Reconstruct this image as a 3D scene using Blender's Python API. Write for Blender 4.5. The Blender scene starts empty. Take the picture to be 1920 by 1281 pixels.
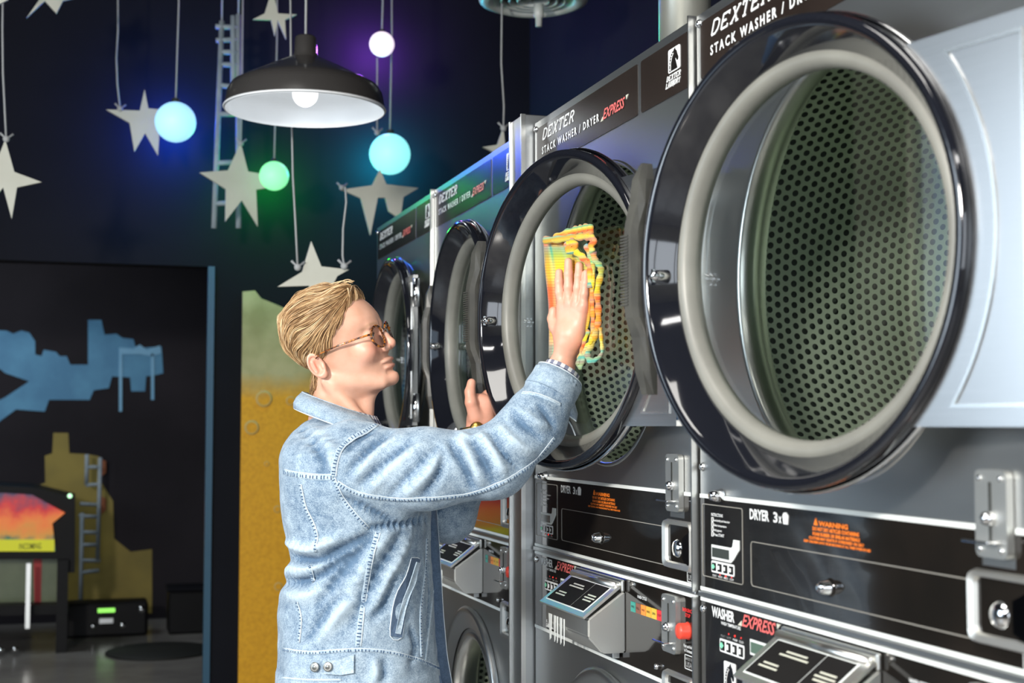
import bpy, bmesh, math, random
import numpy as np
from mathutils import Vector, Matrix
random.seed(7); rng = np.random.default_rng(7)
PI = math.pi
scn = bpy.context.scene
COL = scn.collection
# ---------------------------------------------------------------- camera
FPX = 2600.0
PITCH = math.atan(156.5 / FPX)
YAW = math.atan(808 * math.cos(PITCH) / FPX)
cd = bpy.data.cameras.new('camera'); cam = bpy.data.objects.new('camera', cd); COL.objects.link(cam)
cam.location = (0, 0, 1.28); cam.rotation_euler = (PI / 2 + PITCH, 0, -YAW)
cd.sensor_width = 36; cd.lens = FPX / 1920 * 36; cd.clip_start = 0.05; cd.clip_end = 60
cd.dof.use_dof = True; cd.dof.focus_distance = 2.65; cd.dof.aperture_fstop = 5.0
scn.camera = cam
scn.view_settings.view_transform = 'Standard'; scn.view_settings.look = 'None'
scn.view_settings.gamma = 1; scn.view_settings.use_curve_mapping = False
scn.view_settings.exposure = 0.0
# ---------------------------------------------------------------- world and lights
w = bpy.data.worlds.new('world'); scn.world = w; w.use_nodes = True
bg = w.node_tree.nodes['Background']; bg.inputs[0].default_value = (0.62, 0.80, 1.0, 1); bg.inputs[1].default_value = 1.3
def area(name, loc, target, size, power, color=(1, 1, 1), size_y=None):
    l = bpy.data.lights.new(name, 'AREA'); l.energy = power; l.color = color
    l.shape = 'RECTANGLE'; l.size = size; l.size_y = size_y or size
    o = bpy.data.objects.new(name, l); COL.objects.link(o); o.location = loc
    o.rotation_euler = (Vector(target) - Vector(loc)).to_track_quat('-Z', 'Z').to_euler()
    return o
KEY = area('key_lamp', (-1.75, 0.15, 2.15), (0.75, 2.25, 1.35), 0.30, 138, (1.0, 0.95, 0.88))
WIN_L = area('daylight_left_windows', (-3.12, 1.98, 1.75), (2, 1.98, 1.75), 3.3, 130, (0.80, 0.91, 1.0), 1.7)
WIN_F = area('daylight_front_windows', (-0.8, -3.55, 1.6), (-0.8, 3, 1.6), 3.6, 75, (0.93, 0.96, 1.0), 1.9)
CEIL = area('ceiling_fill_panel', (-0.6, 1.2, 3.36), (-0.6, 1.2, 0), 1.2, 40, (1.0, 0.97, 0.92))  # unseen ceiling panel added as low overall fill
CEIL2 = area('added_highlight_strip', (-1.9, -1.2, 3.36), (-1.9, -1.2, 0), 1.6, 30, (1.0, 0.98, 0.95), .35)  # unseen strip added behind the camera for highlights on the machines
CEIL3 = area('added_highlight_strip', (0.2, -1.6, 3.36), (0.2, -1.6, 0), 1.6, 30, (1.0, 0.98, 0.95), .35)  # second added strip, also only there to give reflections
FAR_LAMP = area('far_room_lamp', (-1.1, 8.0, 2.9), (-1.1, 8.6, 0.0), 0.9, 26, (0.85, 0.93, 1.0))

# ---------------------------------------------------------------- camera geometry helpers (plain ray / plane maths)
_a, _p = YAW, PITCH
FW = np.array([math.sin(_a) * math.cos(_p), math.cos(_a) * math.cos(_p), math.sin(_p)])
RT = np.array([math.cos(_a), -math.sin(_a), 0.0]); UP = np.cross(RT, FW); CC = np.array([0, 0, 1.28])
def ray(x, y): return FW + RT * ((x - 960) / FPX) - UP * ((y - 640.5) / FPX)
def P(x, y, d): return CC + ray(x, y) * d
def onY(x, y, Y): r = ray(x, y); return CC + r * (Y / r[1])
def onX(x, y, X): r = ray(x, y); return CC + r * (X / r[0])
# ---------------------------------------------------------------- materials
def mat(name, color=(.5, .5, .5), rough=.5, metal=0., **k):
    m = bpy.data.materials.new(name); m.use_nodes = True
    b = m.node_tree.nodes['Principled BSDF']
    b.inputs['Base Color'].default_value = (*color, 1); b.inputs['Roughness'].default_value = rough
    b.inputs['Metallic'].default_value = metal
    for kk, v in k.items():
        kk = {'spec': 'Specular IOR Level', 'coat': 'Coat Weight', 'sss': 'Subsurface Weight', 'sheen': 'Sheen Weight',
              'coat_rough': 'Coat Roughness', 'aniso': 'Anisotropic'}.get(kk, kk)
        b.inputs[kk].default_value = v
    return m
class NT:
    """tiny node helper"""
    def __init__(s, m): s.m = m; s.t = m.node_tree; s.b = s.t.nodes['Principled BSDF']
    def n(s, typ, **k):
        nd = s.t.nodes.new(typ)
        for kk, v in k.items():
            if kk in nd.inputs.keys() if isinstance(kk, str) else False: nd.inputs[kk].default_value = v
            else: setattr(nd, kk, v)
        return nd
    def l(s, a, b): s.t.links.new(a, b)
def obj_coord(h, scale=(1, 1, 1)):
    tc = h.n('ShaderNodeTexCoord'); mp = h.n('ShaderNodeMapping'); mp.inputs['Scale'].default_value = scale
    h.l(tc.outputs['Object'], mp.inputs[0]); return mp.outputs[0]
def ramp(h, fac, stops):
    r = h.n('ShaderNodeValToRGB'); e = r.color_ramp.elements
    while len(e) < len(stops): e.new(0.5)
    for i, (p_, c) in enumerate(stops): e[i].position = p_; e[i].color = (*c, 1)
    h.l(fac, r.inputs[0]); return r.outputs[0]
def noise(h, vec, scale, detail=2., rough=.5):
    n = h.n('ShaderNodeTexNoise'); n.inputs['Scale'].default_value = scale; n.inputs['Detail'].default_value = detail
    n.inputs['Roughness'].default_value = rough; h.l(vec, n.inputs['Vector']); return n.outputs['Fac']
def bump(h, height, strength=.2, dist=.01):
    b = h.n('ShaderNodeBump'); b.inputs['Strength'].default_value = strength; b.inputs['Distance'].default_value = dist
    h.l(height, b.inputs['Height']); h.l(b.outputs[0], h.b.inputs['Normal'])
def brushed(name, color, rough, lo=.965, sc=(2, 2, 300)):
    m = mat(name, color, rough, 1.0); h = NT(m); v = obj_coord(h, sc)
    f = noise(h, v, 3., 2.)
    h.l(ramp(h, f, [(.25, tuple(c * lo for c in color)), (.75, color)]), h.b.inputs['Base Color'])
    mr = h.n('ShaderNodeMapRange'); mr.inputs['To Min'].default_value = rough * .97; mr.inputs['To Max'].default_value = rough * 1.1
    h.l(f, mr.inputs[0]); h.l(mr.outputs[0], h.b.inputs['Roughness']); return m
def mottled(name, c1, c2, scale, rough, **k):
    m = mat(name, c1, rough, **k); h = NT(m)
    h.l(ramp(h, noise(h, obj_coord(h), scale, 4.), [(.35, c1), (.65, c2)]), h.b.inputs['Base Color']); return m
def emit(name, color, strength):
    m = mat(name, color, .5); b = m.node_tree.nodes['Principled BSDF']
    b.inputs['Emission Color'].default_value = (*color, 1); b.inputs['Emission Strength'].default_value = strength; return m
def glassmat(name, tint=(.95, .97, .96), f0=.05, gain=1.0):
    m = bpy.data.materials.new(name); m.use_nodes = True; t = m.node_tree; t.nodes.clear(); N = t.nodes.new
    o = N('ShaderNodeOutputMaterial'); mx = N('ShaderNodeMixShader'); tr = N('ShaderNodeBsdfTransparent'); gl = N('ShaderNodeBsdfGlossy')
    tr.inputs[0].default_value = (*tint, 1); gl.inputs['Roughness'].default_value = .02
    g = N('ShaderNodeNewGeometry'); dt = N('ShaderNodeVectorMath'); dt.operation = 'DOT_PRODUCT'; t.links.new(g.outputs['Normal'], dt.inputs[0]); t.links.new(g.outputs['Incoming'], dt.inputs[1])
    def mth(op, *a):
        n = N('ShaderNodeMath'); n.operation = op
        for i, v in enumerate(a):
            if isinstance(v, (int, float)): n.inputs[i].default_value = v
            else: t.links.new(v, n.inputs[i])
        return n.outputs[0]
    c_ = mth('ABSOLUTE', dt.outputs['Value']); q = mth('POWER', mth('SUBTRACT', 1., c_), 5.); f = mth('MINIMUM', mth('MULTIPLY_ADD', q, (1 - f0) * gain, f0), 1.)
    t.links.new(f, mx.inputs[0]); t.links.new(tr.outputs[0], mx.inputs[1]); t.links.new(gl.outputs[0], mx.inputs[2]); t.links.new(mx.outputs[0], o.inputs[0]); return m
M = {}
M['steel'] = brushed('brushed_steel', (.56, .575, .575), .36)
M['steel_light'] = brushed('polished_steel', (.74, .74, .71), .30, .97)
M['satin'] = mat('satin_stainless', (.66, .66, .63), .46, 1.0)
M['chrome'] = mat('chrome', (.75, .76, .77), .08, 1.0)
M['gloss_black'] = mottled('glossy_black_control_panel', (.010, .009, .008), (.016, .013, .011), 6, .09, coat=.3)
M['ring_black'] = mat('glossy_black_door_ring', (.008, .009, .013), .07, 0., coat=.8)
M['header'] = mottled('brown_black_header_panel', (.018, .013, .011), (.026, .019, .016), 5, .22)
M['gasket'] = mottled('grey_rubber_gasket', (.155, .155, .138), (.205, .205, .18), 9, .42)
M['handle'] = mottled('grey_plastic_handle', (.050, .050, .046), (.070, .070, .062), 30, .34)
M['label_black'] = mat('black_label_print', (.012, .011, .011), .8, spec=.12)
M['white_line'] = mat('white_printed_line', (.80, .84, .82), .4)
M['white_ink'] = mat('white_printing', (.82, .84, .84), .4)
M['cream_ink'] = mat('cream_printing', (.62, .62, .52), .4)
M['pink_ink'] = mat('pink_red_printing', (.80, .16, .15), .4)
M['red_ink'] = mat('red_printing', (.72, .03, .03), .4)
M['orange_ink'] = mat('orange_printing', (.95, .22, .02), .4)
M['outline'] = mat('dull_white_outline', (.30, .29, .26), .4)
M['drum'] = mottled('galvanised_drum_steel', (.40, .47, .36), (.50, .57, .45), 4, .38, metal=.55)
M['dark'] = mat('matt_black_recess', (.012, .014, .012), .7)
M['drum_back'] = mat('dark_drum_casing', (.045, .055, .045), .6)
M['glass'] = glassmat('door_glass', f0=.085)
M['lens'] = glassmat('spectacle_lens_glass', (.98, .99, .98), .03)
M['lcd'] = mat('grey_display_window', (.05, .06, .055), .2)
M['lcd_green'] = mat('green_grey_display_window', (.10, .16, .12), .2)
M['green_ink'] = mat('mint_green_button', (.25, .80, .50), .4)
M['btn_red'] = mat('red_push_button', (.85, .07, .04), .35)
for nm, c in dict(sq_teal=(.02, .30, .24), sq_brown=(.22, .07, .04), sq_orange=(.90, .27, .03), sq_amber=(.80, .42, .04), sq_yellow=(.72, .48, .05), sq_red=(.70, .03, .04)).items():
    M[nm] = mat(nm.replace('sq_', '') + '_printed_square', c, .4)
# ---------------------------------------------------------------- mesh builder
class MB:
    def __init__(s): s.bm = bmesh.new()
    def _add(s, verts, faces, smooth=False):
        vs = [s.bm.verts.new(tuple(v)) for v in verts]
        for f in faces:
            try:
                fc = s.bm.faces.new([vs[i] for i in f]); fc.smooth = smooth
            except ValueError: pass
        return s
    def box(s, x0, x1, y0, y1, z0, z1, bev=0):
        v = [(x, y, z) for x in (x0, x1) for y in (y0, y1) for z in (z0, z1)]
        f = [(0, 1, 3, 2), (4, 6, 7, 5), (0, 4, 5, 1), (2, 3, 7, 6), (0, 2, 6, 4), (1, 5, 7, 3)]
        n0 = len(s.bm.verts); s._add(v, f)
        if bev:
            s.bm.verts.ensure_lookup_table(); vs = s.bm.verts[n0:]
            es = {e for q in vs for e in q.link_edges}
            bmesh.ops.bevel(s.bm, geom=list(es), offset=bev, segments=2, affect='EDGES', profile=.5)
        return s
    def lathe(s, prof, n=64, c=(0, 0, 0), axis='y', a0=0., a1=2 * PI, smooth=True):
        full = abs(a1 - a0 - 2 * PI) < 1e-6; m = n if full else n + 1; V = []
        for i in range(m):
            t = a0 + (a1 - a0) * i / n; co, si = math.cos(t), math.sin(t)
            for r, h in prof:
                if axis == 'y': V.append((c[0] + r * co, c[1] + h, c[2] + r * si))
                elif axis == 'z': V.append((c[0] + r * co, c[1] + r * si, c[2] + h))
                else: V.append((c[0] + h, c[1] + r * co, c[2] + r * si))
        k = len(prof); F = []
        for i in range(n):
            j = (i + 1) % m
            for q in range(k - 1):
                if prof[q][0] < 1e-9 and prof[q + 1][0] < 1e-9: continue
                F.append((i * k + q, j * k + q, j * k + q + 1, i * k + q + 1))
        s._add(V, F, smooth); return s
    def prism(s, poly, y0, y1, smooth=False):
        """polygon in local X,Z extruded along Y"""
        n = len(poly); V = [(x, y0, z) for x, z in poly] + [(x, y1, z) for x, z in poly]
        F = [tuple(range(n)), tuple(range(2 * n - 1, n - 1, -1))] + [(i, i + n, (i + 1) % n + n, (i + 1) % n) for i in range(n)]
        return s._add(V, F, smooth)
    def prismZ(s, poly, z0, z1):
        n = len(poly); V = [(x, y, z0) for x, y in poly] + [(x, y, z1) for x, y in poly]
        F = [tuple(range(n)), tuple(range(2 * n - 1, n - 1, -1))] + [(i, i + n, (i + 1) % n + n, (i + 1) % n) for i in range(n)]
        return s._add(V, F)
    def outline(s, poly, wd, y0, y1, closed=True):
        """flat band of width wd following a polyline in X,Z"""
        n = len(poly); V = []; 
        for i in range(n):
            a = poly[(i - 1) % n] if (closed or i > 0) else poly[i]; b = poly[(i + 1) % n] if (closed or i < n - 1) else poly[i]
            c = poly[i]
            d1 = np.array([c[0] - a[0], c[1] - a[1]]); d2 = np.array([b[0] - c[0], b[1] - c[1]])
            l1, l2 = np.hypot(*d1), np.hypot(*d2)
            d1 = d1 / l1 if l1 > 1e-9 else d2 / max(l2, 1e-9); d2 = d2 / l2 if l2 > 1e-9 else d1
            t = d1 + d2; t /= max(np.hypot(*t), 1e-6); nn = np.array([-t[1], t[0]]); k = wd / 2 / max(.35, nn @ np.array([-d1[1], d1[0]]))
            for sg in (1, -1):
                for y in (y0, y1): V.append((c[0] + nn[0] * k * sg, y, c[1] + nn[1] * k * sg))
        F = []
        for i in range(n if closed else n - 1):
            a = i * 4; b = ((i + 1) % n) * 4
            F += [(a, b, b + 2, a + 2), (a + 1, a + 3, b + 3, b + 1), (a, a + 1, b + 1, b), (a + 2, b + 2, b + 3, a + 3)]
        return s._add(V, F)
    def tube(s, pts, r, n=8, cap=True, smooth=True, flat=1.0, closed=False):
        pts = [np.array(p_, float) for p_ in pts]; m = len(pts); rs = r if hasattr(r, '__len__') else [r] * m
        V = []; prev = None
        for i, p_ in enumerate(pts):
            if closed: t = pts[(i + 1) % m] - pts[i - 1]
            else: t = pts[min(i + 1, m - 1)] - pts[max(i - 1, 0)]
            t = t / max(np.linalg.norm(t), 1e-9)
            if prev is None:
                ref = np.array([0, 0, 1.]) if abs(t[2]) < .9 else np.array([1., 0, 0]); u = np.cross(t, ref)
            else: u = prev - t * (prev @ t)
            u /= max(np.linalg.norm(u), 1e-9); v = np.cross(t, u); prev = u
            for k in range(n):
                a = 2 * PI * k / n; V.append(p_ + rs[i] * (math.cos(a) * u + flat * math.sin(a) * v))
        F = []
        for i in range(m if closed else m - 1):
            j = (i + 1) % m
            for k in range(n): F.append((i * n + k, i * n + (k + 1) % n, j * n + (k + 1) % n, j * n + k))
        if cap and not closed: F += [tuple(range(n - 1, -1, -1)), tuple((m - 1) * n + k for k in range(n))]
        return s._add(V, F, smooth)
    def cyl(s, c, r, h, axis='y', n=24, bev=0):
        b = bev or h * .001
        return s.lathe([(0, 0), (r - b, 0), (r, b), (r, h - b), (r - b, h), (0, h)], n, c, axis, smooth=False)
    def sphere(s, c, r, n=16, sc=(1, 1, 1)):
        pr = [(r * math.sin(PI * i / (n // 2)), -r * math.cos(PI * i / (n // 2))) for i in range(n // 2 + 1)]
        pr[0] = (0, -r); pr[-1] = (0, r)
        b0 = len(s.bm.verts); s.lathe(pr, n, (0, 0, 0), 'z'); s.bm.verts.ensure_lookup_table()
        for v in s.bm.verts[b0:]: v.co = Vector((c[0] + v.co.x * sc[0], c[1] + v.co.y * sc[1], c[2] + v.co.z * sc[2]))
        return s
    def build(s, name, m, parent=None, smooth=None, weld=False):
        bmesh.ops.remove_doubles(s.bm, verts=s.bm.verts, dist=1e-6)
        bmesh.ops.recalc_face_normals(s.bm, faces=s.bm.faces)
        me = bpy.data.meshes.new(name); s.bm.to_mesh(me); s.bm.free()
        if smooth is not None:
            for p_ in me.polygons: p_.use_smooth = smooth
        return link(name, me, m, parent)
def link(name, me, m, parent=None):
    o = bpy.data.objects.new(name, me); COL.objects.link(o)
    if m is not None: me.materials.append(M[m] if isinstance(m, str) else m)
    if parent is not None: o.parent = parent
    return o
def empty(name, loc=(0, 0, 0), rz=0):
    o = bpy.data.objects.new(name, None); COL.objects.link(o); o.location = loc; o.rotation_euler = (0, 0, rz); o.empty_display_size = .1; return o
def tag(o, label, cat, group=None):
    o['label'] = label; o['category'] = cat
    if group: o['group'] = group
    return o
def struct(o): o['kind'] = 'structure'; return o
def copy_tree(o, parent=None):
    c = o.copy(); COL.objects.link(c); c.parent = parent
    for ch in o.children: copy_tree(ch, c)
    return c
def rr(x0, x1, z0, z1, r, n=4):
    pts = []
    for cx, cz, a in ((x1 - r, z1 - r, 0), (x0 + r, z1 - r, 90), (x0 + r, z0 + r, 180), (x1 - r, z0 + r, 270)):
        for i in range(n + 1):
            t = math.radians(a + 90 * i / n); pts.append((cx + r * math.cos(t), cz + r * math.sin(t)))
    return pts
_fonts = {}
def text(parent, s, x0, z0, h, m, width=None, shear=0., bold=0., sp=1., y=-.0012, name='lettering', rot=None):
    """flat printed lettering in local X,Z at height y; returns mesh object"""
    c = bpy.data.curves.new('t', 'FONT'); c.body = s; c.size = 1; c.extrude = .0; c.offset = bold; c.resolution_u = 2; c.space_character = sp
    o = bpy.data.objects.new('t', c); me = bpy.data.meshes.new_from_object(o); bpy.data.objects.remove(o)
    n = len(me.vertices); co = np.empty(n * 3); me.vertices.foreach_get('co', co); co = co.reshape(-1, 3)
    mn, mx = co.min(0), co.max(0); capz = .70
    k = h / max(mx[1] - min(mn[1], 0), 1e-6); kx = k if width is None else width / (mx[0] - mn[0])
    X = (co[:, 0] - mn[0]) * kx; Z = co[:, 1] * k; X = X + shear * Z
    out = np.stack([x0 + X, np.full(n, y), z0 + Z], 1)
    me.vertices.foreach_set('co', out.ravel()); me.materials.clear(); me.update(); me.name = name
    return link(name, me, m, parent)
# ================================================================ room
M['floor'] = mottled('grey_sealed_concrete', (.20, .19, .18), (.28, .27, .25), 3, .22)
M['night_wall'] = mottled('dark_blue_black_paint', (.0050, .0054, .0085), (.008, .0085, .0125), 1.3, .75, spec=.15)
M['far_wall'] = mottled('near_black_far_wall', (.020, .018, .022), (.032, .028, .034), 1.1, .75, spec=.15)
M['ceiling'] = mottled('black_ceiling_paint', (.012, .012, .016), (.020, .020, .026), 2, .8, spec=.15)
M['cream_wall'] = mottled('cream_paint', (.50, .47, .36), (.60, .56, .44), 2, .6)
def wallbox(name, *b, m='night_wall'): return struct(MB().box(*b).build(name, m))
wallbox('floor', -3.3, 2.4, -4.2, 9.75, -.1, 0, m='floor')
wallbox('ceiling', -3.3, 2.4, -4.2, 9.75, 3.40, 3.50, m='ceiling')
wallbox('wall_right', 1.98, 2.1, -4.0, 6.1, 0, 3.40)
xo = onY(378, 800, 6.1)[0]
wallbox('wall_back', xo + .05, 1.98, 6.1, 6.22, 0, 3.40)
wallbox('wall_back_header', -3.0, xo + .05, 6.1, 6.22, 1.965, 3.40)
wallbox('wall_far', -3.0, 1.9, 9.55, 9.65, 0, 3.40, m='far_wall')
wallbox('wall_far_side', xo + 1.2, xo + 1.3, 6.22, 9.55, 0, 3.40, m='far_wall')
# left wall with the window openings and cream piers between them
b = MB()
b.box(-3.12, -3.0, -3.5, .33, 0, 3.40).box(-3.12, -3.0, .33, 3.66, 0, .85).box(-3.12, -3.0, .33, 3.66, 2.65, 3.40).box(-3.12, -3.0, 3.92, 9.55, 0, 3.40)
struct(b.build('wall_left', 'night_wall'))
wallbox('trim_1', -3.12, -2.96, 3.66, 3.92, 0, 3.40, m='cream_wall')
M['white_frame'] = mat('white_window_frame', (.75, .77, .78), .4)
for i, (ya, yb) in enumerate(((.33, 1.44), (1.44, 2.55), (2.55, 3.66))):
    f = MB(); f.box(-3.09, -3.0, ya, ya + .05, .85, 2.65).box(-3.09, -3.0, yb - .05, yb, .85, 2.65).box(-3.09, -3.0, ya, yb, .85, .9).box(-3.09, -3.0, ya, yb, 2.6, 2.65)
    o = struct(f.build('window_%d' % (i + 1), 'white_frame'))
b = MB().box(-3.0, -2.6, -3.5, -3.4, 0, 3.40).box(1.0, 1.98, -3.5, -3.4, 0, 3.40).box(-2.6, 1.0, -3.5, -3.4, 0, .65).box(-2.6, 1.0, -3.5, -3.4, 2.55, 3.40)
struct(b.build('wall_front', 'cream_wall'))
f = MB()
for x in (-2.6, -1.42, -.23, .95): f.box(x, x + .05, -3.5, -3.42, .65, 2.55)
f.box(-2.6, 1, -3.5, -3.42, .65, .70).box(-2.6, 1, -3.5, -3.42, 2.5, 2.55)
struct(f.build('window_4', 'white_frame'))
# blue-grey metal jamb of the wide opening
M['jamb'] = mat('blue_grey_metal_jamb', (.035, .10, .16), .4, .2)
j0 = onY(365, 1281, 6.08); 
b = MB(); b.box(xo + .018, xo + .046, 6.085, 6.12, 0, 1.965)
struct(b.build('door_1', 'jamb'))
# mural paint on the near back wall: cream cloud above ochre ground
m = mat('ochre_mural_paint', (.5, .3, .03), .6); h = NT(m); tc = h.n('ShaderNodeTexCoord'); sp = h.n('ShaderNodeSeparateXYZ'); h.l(tc.outputs['Object'], sp.inputs[0])
nz = noise(h, obj_coord(h), 5, 4.); ad = h.n('ShaderNodeMath', operation='MULTIPLY_ADD'); h.l(nz, ad.inputs[0]); ad.inputs[1].default_value = .16; h.l(sp.outputs[2], ad.inputs[2])
c1 = ramp(h, ad.outputs[0], [(0., (0, 0, 0)), (1., (1, 1, 1))])
mr = h.n('ShaderNodeMapRange'); mr.inputs['From Min'].default_value = 1.49; mr.inputs['From Max'].default_value = 1.60; h.l(ad.outputs[0], mr.inputs[0])
grain = ramp(h, noise(h, obj_coord(h), 60, 3.), [(.3, (.70, .33, .006)), (.7, (.84, .42, .012))])
cream = ramp(h, noise(h, obj_coord(h), 7, 3.), [(.35, (.32, .30, .12)), (.65, (.50, .45, .22))])
mx = h.n('ShaderNodeMix', data_type='RGBA'); h.l(mr.outputs[0], mx.inputs['Factor']); h.l(grain, mx.inputs['A']); h.l(cream, mx.inputs['B']); h.l(mx.outputs['Result'], h.b.inputs['Base Color'])
M['ochre'] = m
top = [(455, 547), (478, 545), (490, 560), (520, 572), (560, 590), (700, 600), (760, 590), (830, 575), (900, 570)]
poly = [tuple(onY(x, y, 6.09)[[0, 2]]) for x, y in top]; poly = [(poly[0][0], .0)] + poly + [(poly[-1][0], 0.)]
ms = struct(MB().prism(poly, 6.088, 6.1).build('trim_2', 'ochre'))
M['bubble'] = mat('pale_ochre_paint', (.62, .42, .12), .6)
bb = MB()
for x, y, r in ((495, 748, 16), (472, 802, 14), (545, 752, 9), (520, 955, 7), (522, 1100, 8), (500, 870, 5)):
    c = onY(x, y, 6.086); R = r / 2600 * 6; bb.lathe([(R * .72, 0), (R, 0), (R, .002), (R * .72, .002)], 20, (c[0], 6.0855, c[2]))
bb.build('bubble_ring', 'bubble', ms)
# ---------------- far room: murals on its wall
M['mural_blue'] = mottled('blue_mural_paint', (.085, .27, .47), (.12, .36, .58), 5, .6)
M['mural_lblue'] = mottled('light_blue_mural_paint', (.22, .50, .75), (.28, .58, .82), 5, .6)
M['mural_olive'] = mottled('olive_mural_paint', (.24, .19, .04), (.34, .26, .05), 4, .6)
M['mural_rust'] = mat('rust_mural_paint', (.30, .09, .03), .6)
M['pale_paint'] = mottled('pale_blue_white_paint', (.50, .52, .52), (.62, .66, .68), 12, .6)
def flat(name, pts, m, Y, th=.004, parent=None, y1=None):
    return MB().prism([tuple(onY(x, y, Y)[[0, 2]]) for x, y in pts], Y - th, Y, ).build(name, m, parent)
mu = empty('cloud_mural', tuple(onY(150, 800, 9.54))); tag(mu, 'blue stepped cloud shape painted on the dark wall of the far room', 'mural')
def flatc(name, pts, m, Y, parent, th=.004):
    o = flat(name, pts, m, Y, th); o.parent = parent; o.matrix_parent_inverse = Matrix.Translation(parent.location).inverted(); return o
flatc('painted_cloud', [(-60, 618), (12, 620), (25, 626), (40, 620), (55, 624), (66, 640), (66, 665), (78, 668), (82, 656), (105, 660), (112, 668), (125, 668), (132, 684), (165, 684), (165, 600), (190, 600), (196, 628), (218, 626), (230, 634), (250, 636), (254, 650), (270, 652), (303, 650), (306, 700), (290, 704), (274, 706), (272, 734), (246, 734), (244, 708), (210, 706), (204, 728), (176, 732), (168, 750), (92, 750), (84, 772), (30, 768), (0, 790), (-60, 840), (-60, 780), (10, 745), (55, 715), (10, 700), (0, 692), (-60, 690)], 'mural_blue', 9.548, mu)
flatc('painted_eave', [(223, 652), (250, 654), (262, 646), (275, 656), (300, 648), (303, 662), (285, 668), (262, 664), (223, 664)], 'mural_lblue', 9.543, mu)
for x, y0, y1 in ((226, 664, 772), (286, 664, 750)): flatc('painted_drip', [(x - 3, y0), (x + 3, y0), (x + 3, y1), (x - 3, y1)], 'mural_lblue', 9.543, mu)
hs = empty('house_mural', tuple(onY(180, 1000, 9.54))); tag(hs, 'olive yellow house silhouette painted low on the far wall', 'mural')
flatc('painted_house', [(100, 812), (128, 812), (130, 850), (166, 852), (186, 856), (190, 905), (212, 940), (214, 1010), (245, 1035), (285, 1030), (285, 1150), (60, 1150), (60, 915), (85, 905), (84, 855), (98, 850)], 'mural_olive', 9.548, hs)
for yy in (860, 930): flatc('painted_patch', [(188, yy), (199, yy + 5), (199, yy + 26), (190, yy + 34)], 'mural_rust', 9.543, hs)
M['string'] = mat('white_cotton_string', (.40, .41, .41), .8)
# ================================================================ ladders
def ladder(name, rails, rungs, m, Y, label, wd=.022):
    c = onY(*rails[0][0], Y); t = empty(name, tuple(c)); tag(t, label, 'ladder')
    def add(nm, a, b, r):
        pa, pb = onY(*a, Y), onY(*b, Y); o = MB().tube([pa - c, pb - c], r, 6).build(nm, m, t); return o
    for a, b_ in rails: add('rail', a, b_, wd * .55)
    for a, b_ in rungs: add('rung', a, b_, wd * .5)
    return t
M['ladder_wood'] = mottled('greyed_white_wood', (.26, .32, .36), (.36, .42, .46), 14, .6)
ladder('wooden_ladder', [((416, 40), (401, 428)), ((447, 28), (447, 428)), ((437, 30), (437, 170))],
       [((404, 50), (448, 52)), ((405, 76), (448, 74)), ((412, 98), (447, 98)), ((413, 121), (450, 122)), ((410, 160), (447, 164)), ((408, 214), (446, 214)), ((405, 306), (447, 304)), ((404, 382), (447, 380))], 'ladder_wood', 5.7,
       'tall greyish wooden ladder hanging behind the pendant lamp')
lt = [o for o in COL.objects if o.name.startswith('wooden_ladder')][0]
for x in (416, 447): q = onY(x, 40, 5.7) - np.array(lt.location); MB().tube([q, (q[0], q[1], 3.40 - lt.location.z)], .004, 5).build('cord', 'string', lt)
ladder('short_ladder', [((163, 852), (162, 910)), ((188, 858), (183, 1050)), ((154, 962), (150, 1200))],
       [((163, 876), (188, 876)), ((161, 910), (190, 908)), ((150, 945), (186, 947)), ((148, 968), (186, 969)), ((152, 998), (186, 999)), ((150, 1022), (184, 1022)), ((150, 1051), (188, 1052)), ((152, 1074), (186, 1070))], 'ladder_wood', 9.3,
       'pale crooked ladder in front of the olive house mural', .026)
# ================================================================ hanging stars
M['star'] = mottled('cream_painted_board', (.52, .52, .44), (.60, .60, .52), 5, .65)
def star(pts, d, label, strings, edge=.012, tilt=0, group='white stars hung on strings'):
    """star board cut from its real outline, hung in a plane square to the room's length"""
    ctr = np.mean([P(x, y, d) for x, y in pts], 0); Y = ctr[1]
    t = empty('hanging_star', tuple(ctr)); tag(t, label, 'star', group)
    q = [(onY(x, y, Y) - ctr) for x, y in pts]
    b = MB().prism([(v[0], v[2]) for v in q], -edge / 2, edge / 2); b.build('star_board', 'star', t)
    for s in strings:
        pp = [onY(x, y, Y) - ctr + np.array([0, -.012, 0]) for x, y in s]
        if len(pp) > 1: 
            MB().tube(pp, .0034, 5).build('string', 'string', t)
            if s[-1][1] > 20:
                e = pp[-1]; k = MB().sphere(e, .012, 8)
                k.tube([e + np.array([-.02, 0, .02]), e, e + np.array([.022, 0, .018])], .004, 4); k.build('knot', 'string', t)
    return t
def top(x, y, Y=None): return (x, y)
star([(10, 262), (27, 323), (78, 342), (32, 352), (22, 411), (6, 352), (-10, 372), (-30, 400), (-22, 345), (-62, 330), (-12, 318)], 4.6, 'large white star cut by the left edge of the photo', [[(6, -40), (5, 60), (6, 140), (9, 200), (12, 262)]])
star([(50, 34), (74, 0), (60, -30), (95, -25), (118, -50), (125, -20), (150, -5), (118, 2), (106, 26), (84, 2)], 5.0, 'white star at the top edge, only its lower points showing', [[(100, -60), (100, -120)]])
star([(0, 8), (16, 0), (10, -14), (25, -20), (0, -22), (-12, -40), (-12, -20), (-30, -14), (-14, -6)], 4.4, 'star in the top left corner, only one tip showing', [[(-5, -40), (-5, -100)]])
star([(271, 168), (278, 204), (330, 208), (300, 232), (296, 292), (272, 250), (252, 285), (243, 231), (199, 206), (262, 208)], 5.58, 'greyish star behind the blue glowing globe', [[(221, -80), (221, 60), (218, 110), (220, 160), (225, 205)]])
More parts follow.
